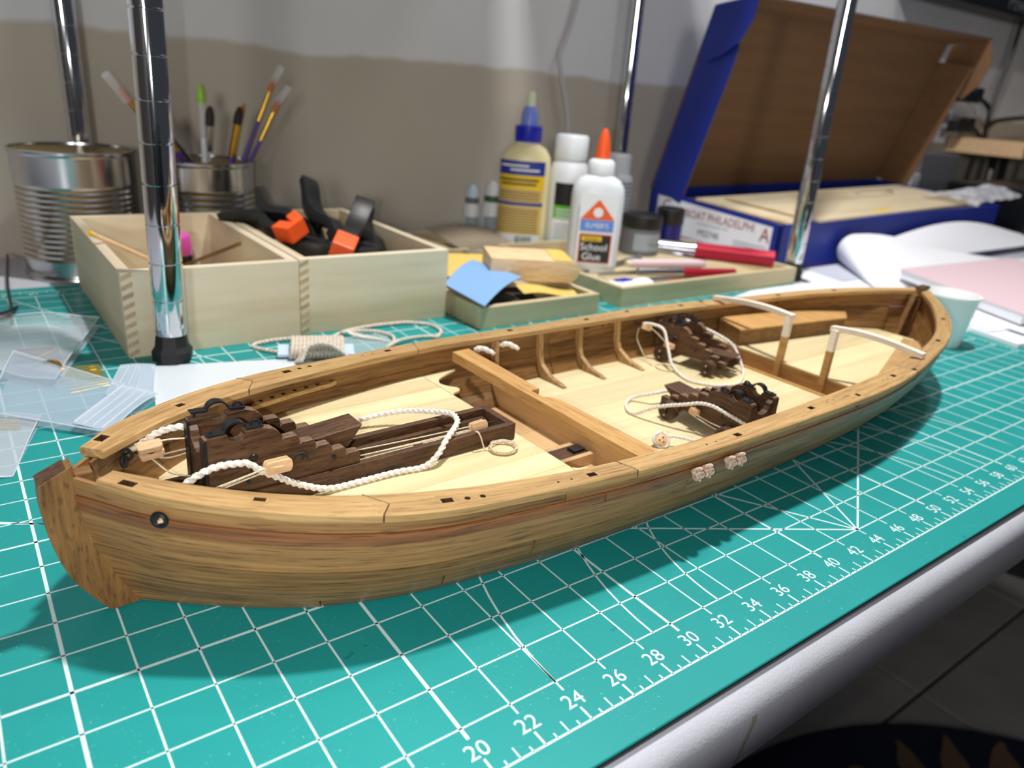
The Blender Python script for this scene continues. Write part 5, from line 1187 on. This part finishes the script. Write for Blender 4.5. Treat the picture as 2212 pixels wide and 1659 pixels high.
cc_ = bt('cord_coil', 'small flat coil of tan cord lying on the foredeck beside the slide', 'cord')
P = [L(28.4, -1.0, 4.0), L(28.35, -1.36, 4.2), L(28.5, -1.45, 3.9), L(28.62, -1.5, 3.5), L(28.7, -1.6, 3.26)]
for k in range(0, 24*6):
    a = PI*.85 + 2*PI*k/24; r = .62+.035*math.sin(k*1.7)+.04*(k//24 % 3); P.append(L(29.55+r*math.cos(a)*1.0, -1.93+r*math.sin(a)*.92, 3.25+.028*(k/24)))
P += [L(29.5, -1.2, 3.45), L(29.75, -.95, 3.5)]
MB().tube(catmull(P[:6], 4)+P[6:], .038, 6).obj('cord_core', M_thread, cc_, smooth=True)
def boat_rope(label, P, r=.1): 
    t = bt('breeching_rope', label, 'rope', 'breeching ropes'); rope_mb([L(*p) for p in P], r, 10, r*5, .06).obj('rope_core', M_rope, t, smooth=True); return t
boat_rope('white twisted breeching rope around the rear of the port carriage', [(46.2, -5.9, 3.1), (46.4, -4, 2.9), (46.3, -1.5, 2.6), (45.2, .5, 2.4), (43.9, 1.0, 2.3), (43.1, 1.9, 1.85), (42.3, 1.7, 1.72), (41.45, .75, 1.72), (41.45, .1, 1.8), (41.64, -.48, 2.2), (41.9, -1.11, 2.6), (42.2, -1.77, 2.9), (42.65, -2.63, 3.2), (42.95, -3.09, 3.38), (43.1, -3.59, 3.48), (43.2, -4.14, 3.48), (43.25, -4.7, 3.4), (43.3, -5.38, 3.3), (43.4, -6.3, 3.15), (43.5, -7.3, 3.0)])
boat_rope('white twisted breeching rope hanging from the starboard carriage to the deck', [(50.3, 8.1, 4.1), (50.52, 7.47, 4.2), (50.88, 6.87, 4.1), (50.82, 6.37, 3.9), (50.65, 5.94, 3.4), (50.3, 5.32, 2.8), (50.0, 4.73, 2.2), (49.8, 3.96, 1.8), (49.35, 2.65, 1.71), (49.5, 1.83, 1.71), (50.5, .7, 1.71), (51.9, .32, 1.71), (52.94, .68, 1.71), (54.3, 1.5, 1.8), (54.8, 2.3, 2.4), (55.0, 3.0, 3.0), (54.85, 3.5, 3.4), (54.7, 4.3, 3.65), (54.4, 5.2, 3.9), (54.2, 6.5, 4.1), (54.2, 7.6, 4.1)])
block_thing('pale block at the starboard bulwark beside the far carriage', (50.1, 8.0, 3.95), (50.75, 7.6, 3.75), (0, .3, 1), (.42, .36), [(50.1, 8.0, 3.95), (49.9, 8.25, 4.1), (49.7, 8.4, 4.2)], [[(50.6, 7.7, 3.9), (51.0, 7.2, 3.5), (51.1, 6.3, 3.0)], [(49.95, 8.1, 3.8), (49.9, 8.1, 3.0), (49.85, 7.5, 2.3), (49.6, 6.6, 1.75), (49.34, 5.85, 1.68)]])
block_thing('pale block on the forward side of the far carriage', (51.0, 6.35, 2.95), (51.15, 5.55, 2.85), (0, .3, 1), (.4, .34))
block_thing('pale block on the side of the port carriage under the rope', (43.15, -2.5, 2.75), (43.2, -3.1, 2.65), (0, .3, 1), (.42, .34), None, [[(43.05, -2.7, 2.5), (43.1, -4.0, 2.3), (43.2, -5.0, 2.2)], [(43.05, -3.1, 2.6), (43.0, -4.2, 2.55), (43.1, -5.1, 2.5)]])
block_thing('pale block at the port bulwark in front of the near carriage', (43.1, -5.1, 2.45), (43.25, -5.9, 2.5), (0, .3, 1), (.46, .36), [(43.3, -6, 2.5), (43.4, -6.6, 2.6), (43.4, -7.4, 2.6)])
block_thing('pale block at the port bulwark on the after side of the near carriage', (46.3, -5.3, 2.9), (46.4, -6.1, 2.95), (0, .3, 1), (.44, .36), None, [[(46.3, -5.4, 3.0), (46.25, -4.6, 2.7), (46.2, -3.4, 2.6)]])
fc = bt('cord_coil', 'thin tan cord coiled on the deck by the far carriage wheels', 'cord')
P = []
for k in range(80): a = 2*PI*k/20; r = .75+.06*math.sin(k*1.3); P.append(L(49.9+r*.8*math.cos(a), 5.1+r*math.sin(a), 1.65+.01*k/20))
MB().tube(P, .03, 5).obj('cord_core', M_thread, fc, smooth=True)
# deadeye by the port rail
de = bt('deadeye', 'round wooden deadeye with three holes stropped in white rope', 'deadeye')
c = np.array(L(39.6, -3.5, 1.98)); u_ = np.array([.86, -.25, .45]); u_ /= np.linalg.norm(u_); nv = np.array([-.35, -.72, .6]); nv -= u_*(nv@u_); nv /= np.linalg.norm(nv); v_ = np.cross(nv, u_)
R = [[tuple(c+nv*h+(u_*math.cos(2*PI*k/24)+v_*math.sin(2*PI*k/24))*r) for k in range(24)] for r, h in ((.2, -.16), (.33, -.1), (.36, 0), (.33, .1), (.2, .16))]
MB().rings(R).obj('disc', M_bare, de, smooth=True)
for k in range(3): a = 2*PI*k/3+.6; q = c+(u_*math.cos(a)+v_*math.sin(a))*.15; MB().cyl(tuple(q+nv*.1), tuple(q+nv*.168), .055, 10).obj('lanyard_hole', M_inner, de)
P = [c+(u_*math.cos(2*PI*k/30)+v_*math.sin(2*PI*k/30))*.42 for k in range(30)]
MB().tube(P, .1, 8, True, twist(.4, 3, .2)).obj('strop', M_rope, de, smooth=True)
rope_mb([tuple(c+u_*.4), tuple(c+u_*.9+np.array([0, -.2, -.2])), tuple(c+u_*1.5+np.array([0, -.9, -.5])), L(41.5, -5.4, 1.72), L(42.2, -6.2, 1.72), L(43.2, -6.6, 1.72)], .09, 8, .45, .06).obj('rope_tail', M_rope, de, smooth=True)
# rope stoppers on the starboard bulwark inside
for i, (s, y, z, lb_) in enumerate(((35.4, 7.75, 4.25, 'white rope toggle just behind the far end of the cross beam'), (37.6, 8.05, 4.15, 'white rope end knotted through the starboard bulwark by the first knee'))):
    t = bt('rope_end', lb_, 'rope', None)
    MB().tube(catmull([L(s-.55, y+.35, z+.12), L(s-.1, y+.2, z+.18), L(s+.35, y-.05, z), L(s+.6, y-.3, z-.15)], 6), lambda q: .1+.06*math.sin(PI*q), 10, False, twist(.4, 3, .2)).obj('rope_core', M_rope, t, smooth=True)
    MB().torus(L(s-.3, y+.28, z+.14), .15, .07, (0, 1, 0), (0, 0, 1), 14, 8).obj('rope_hitch', M_rope, t, smooth=True)
flush_text()
# the copies that share geometry keep their own names; nothing else is left in the file
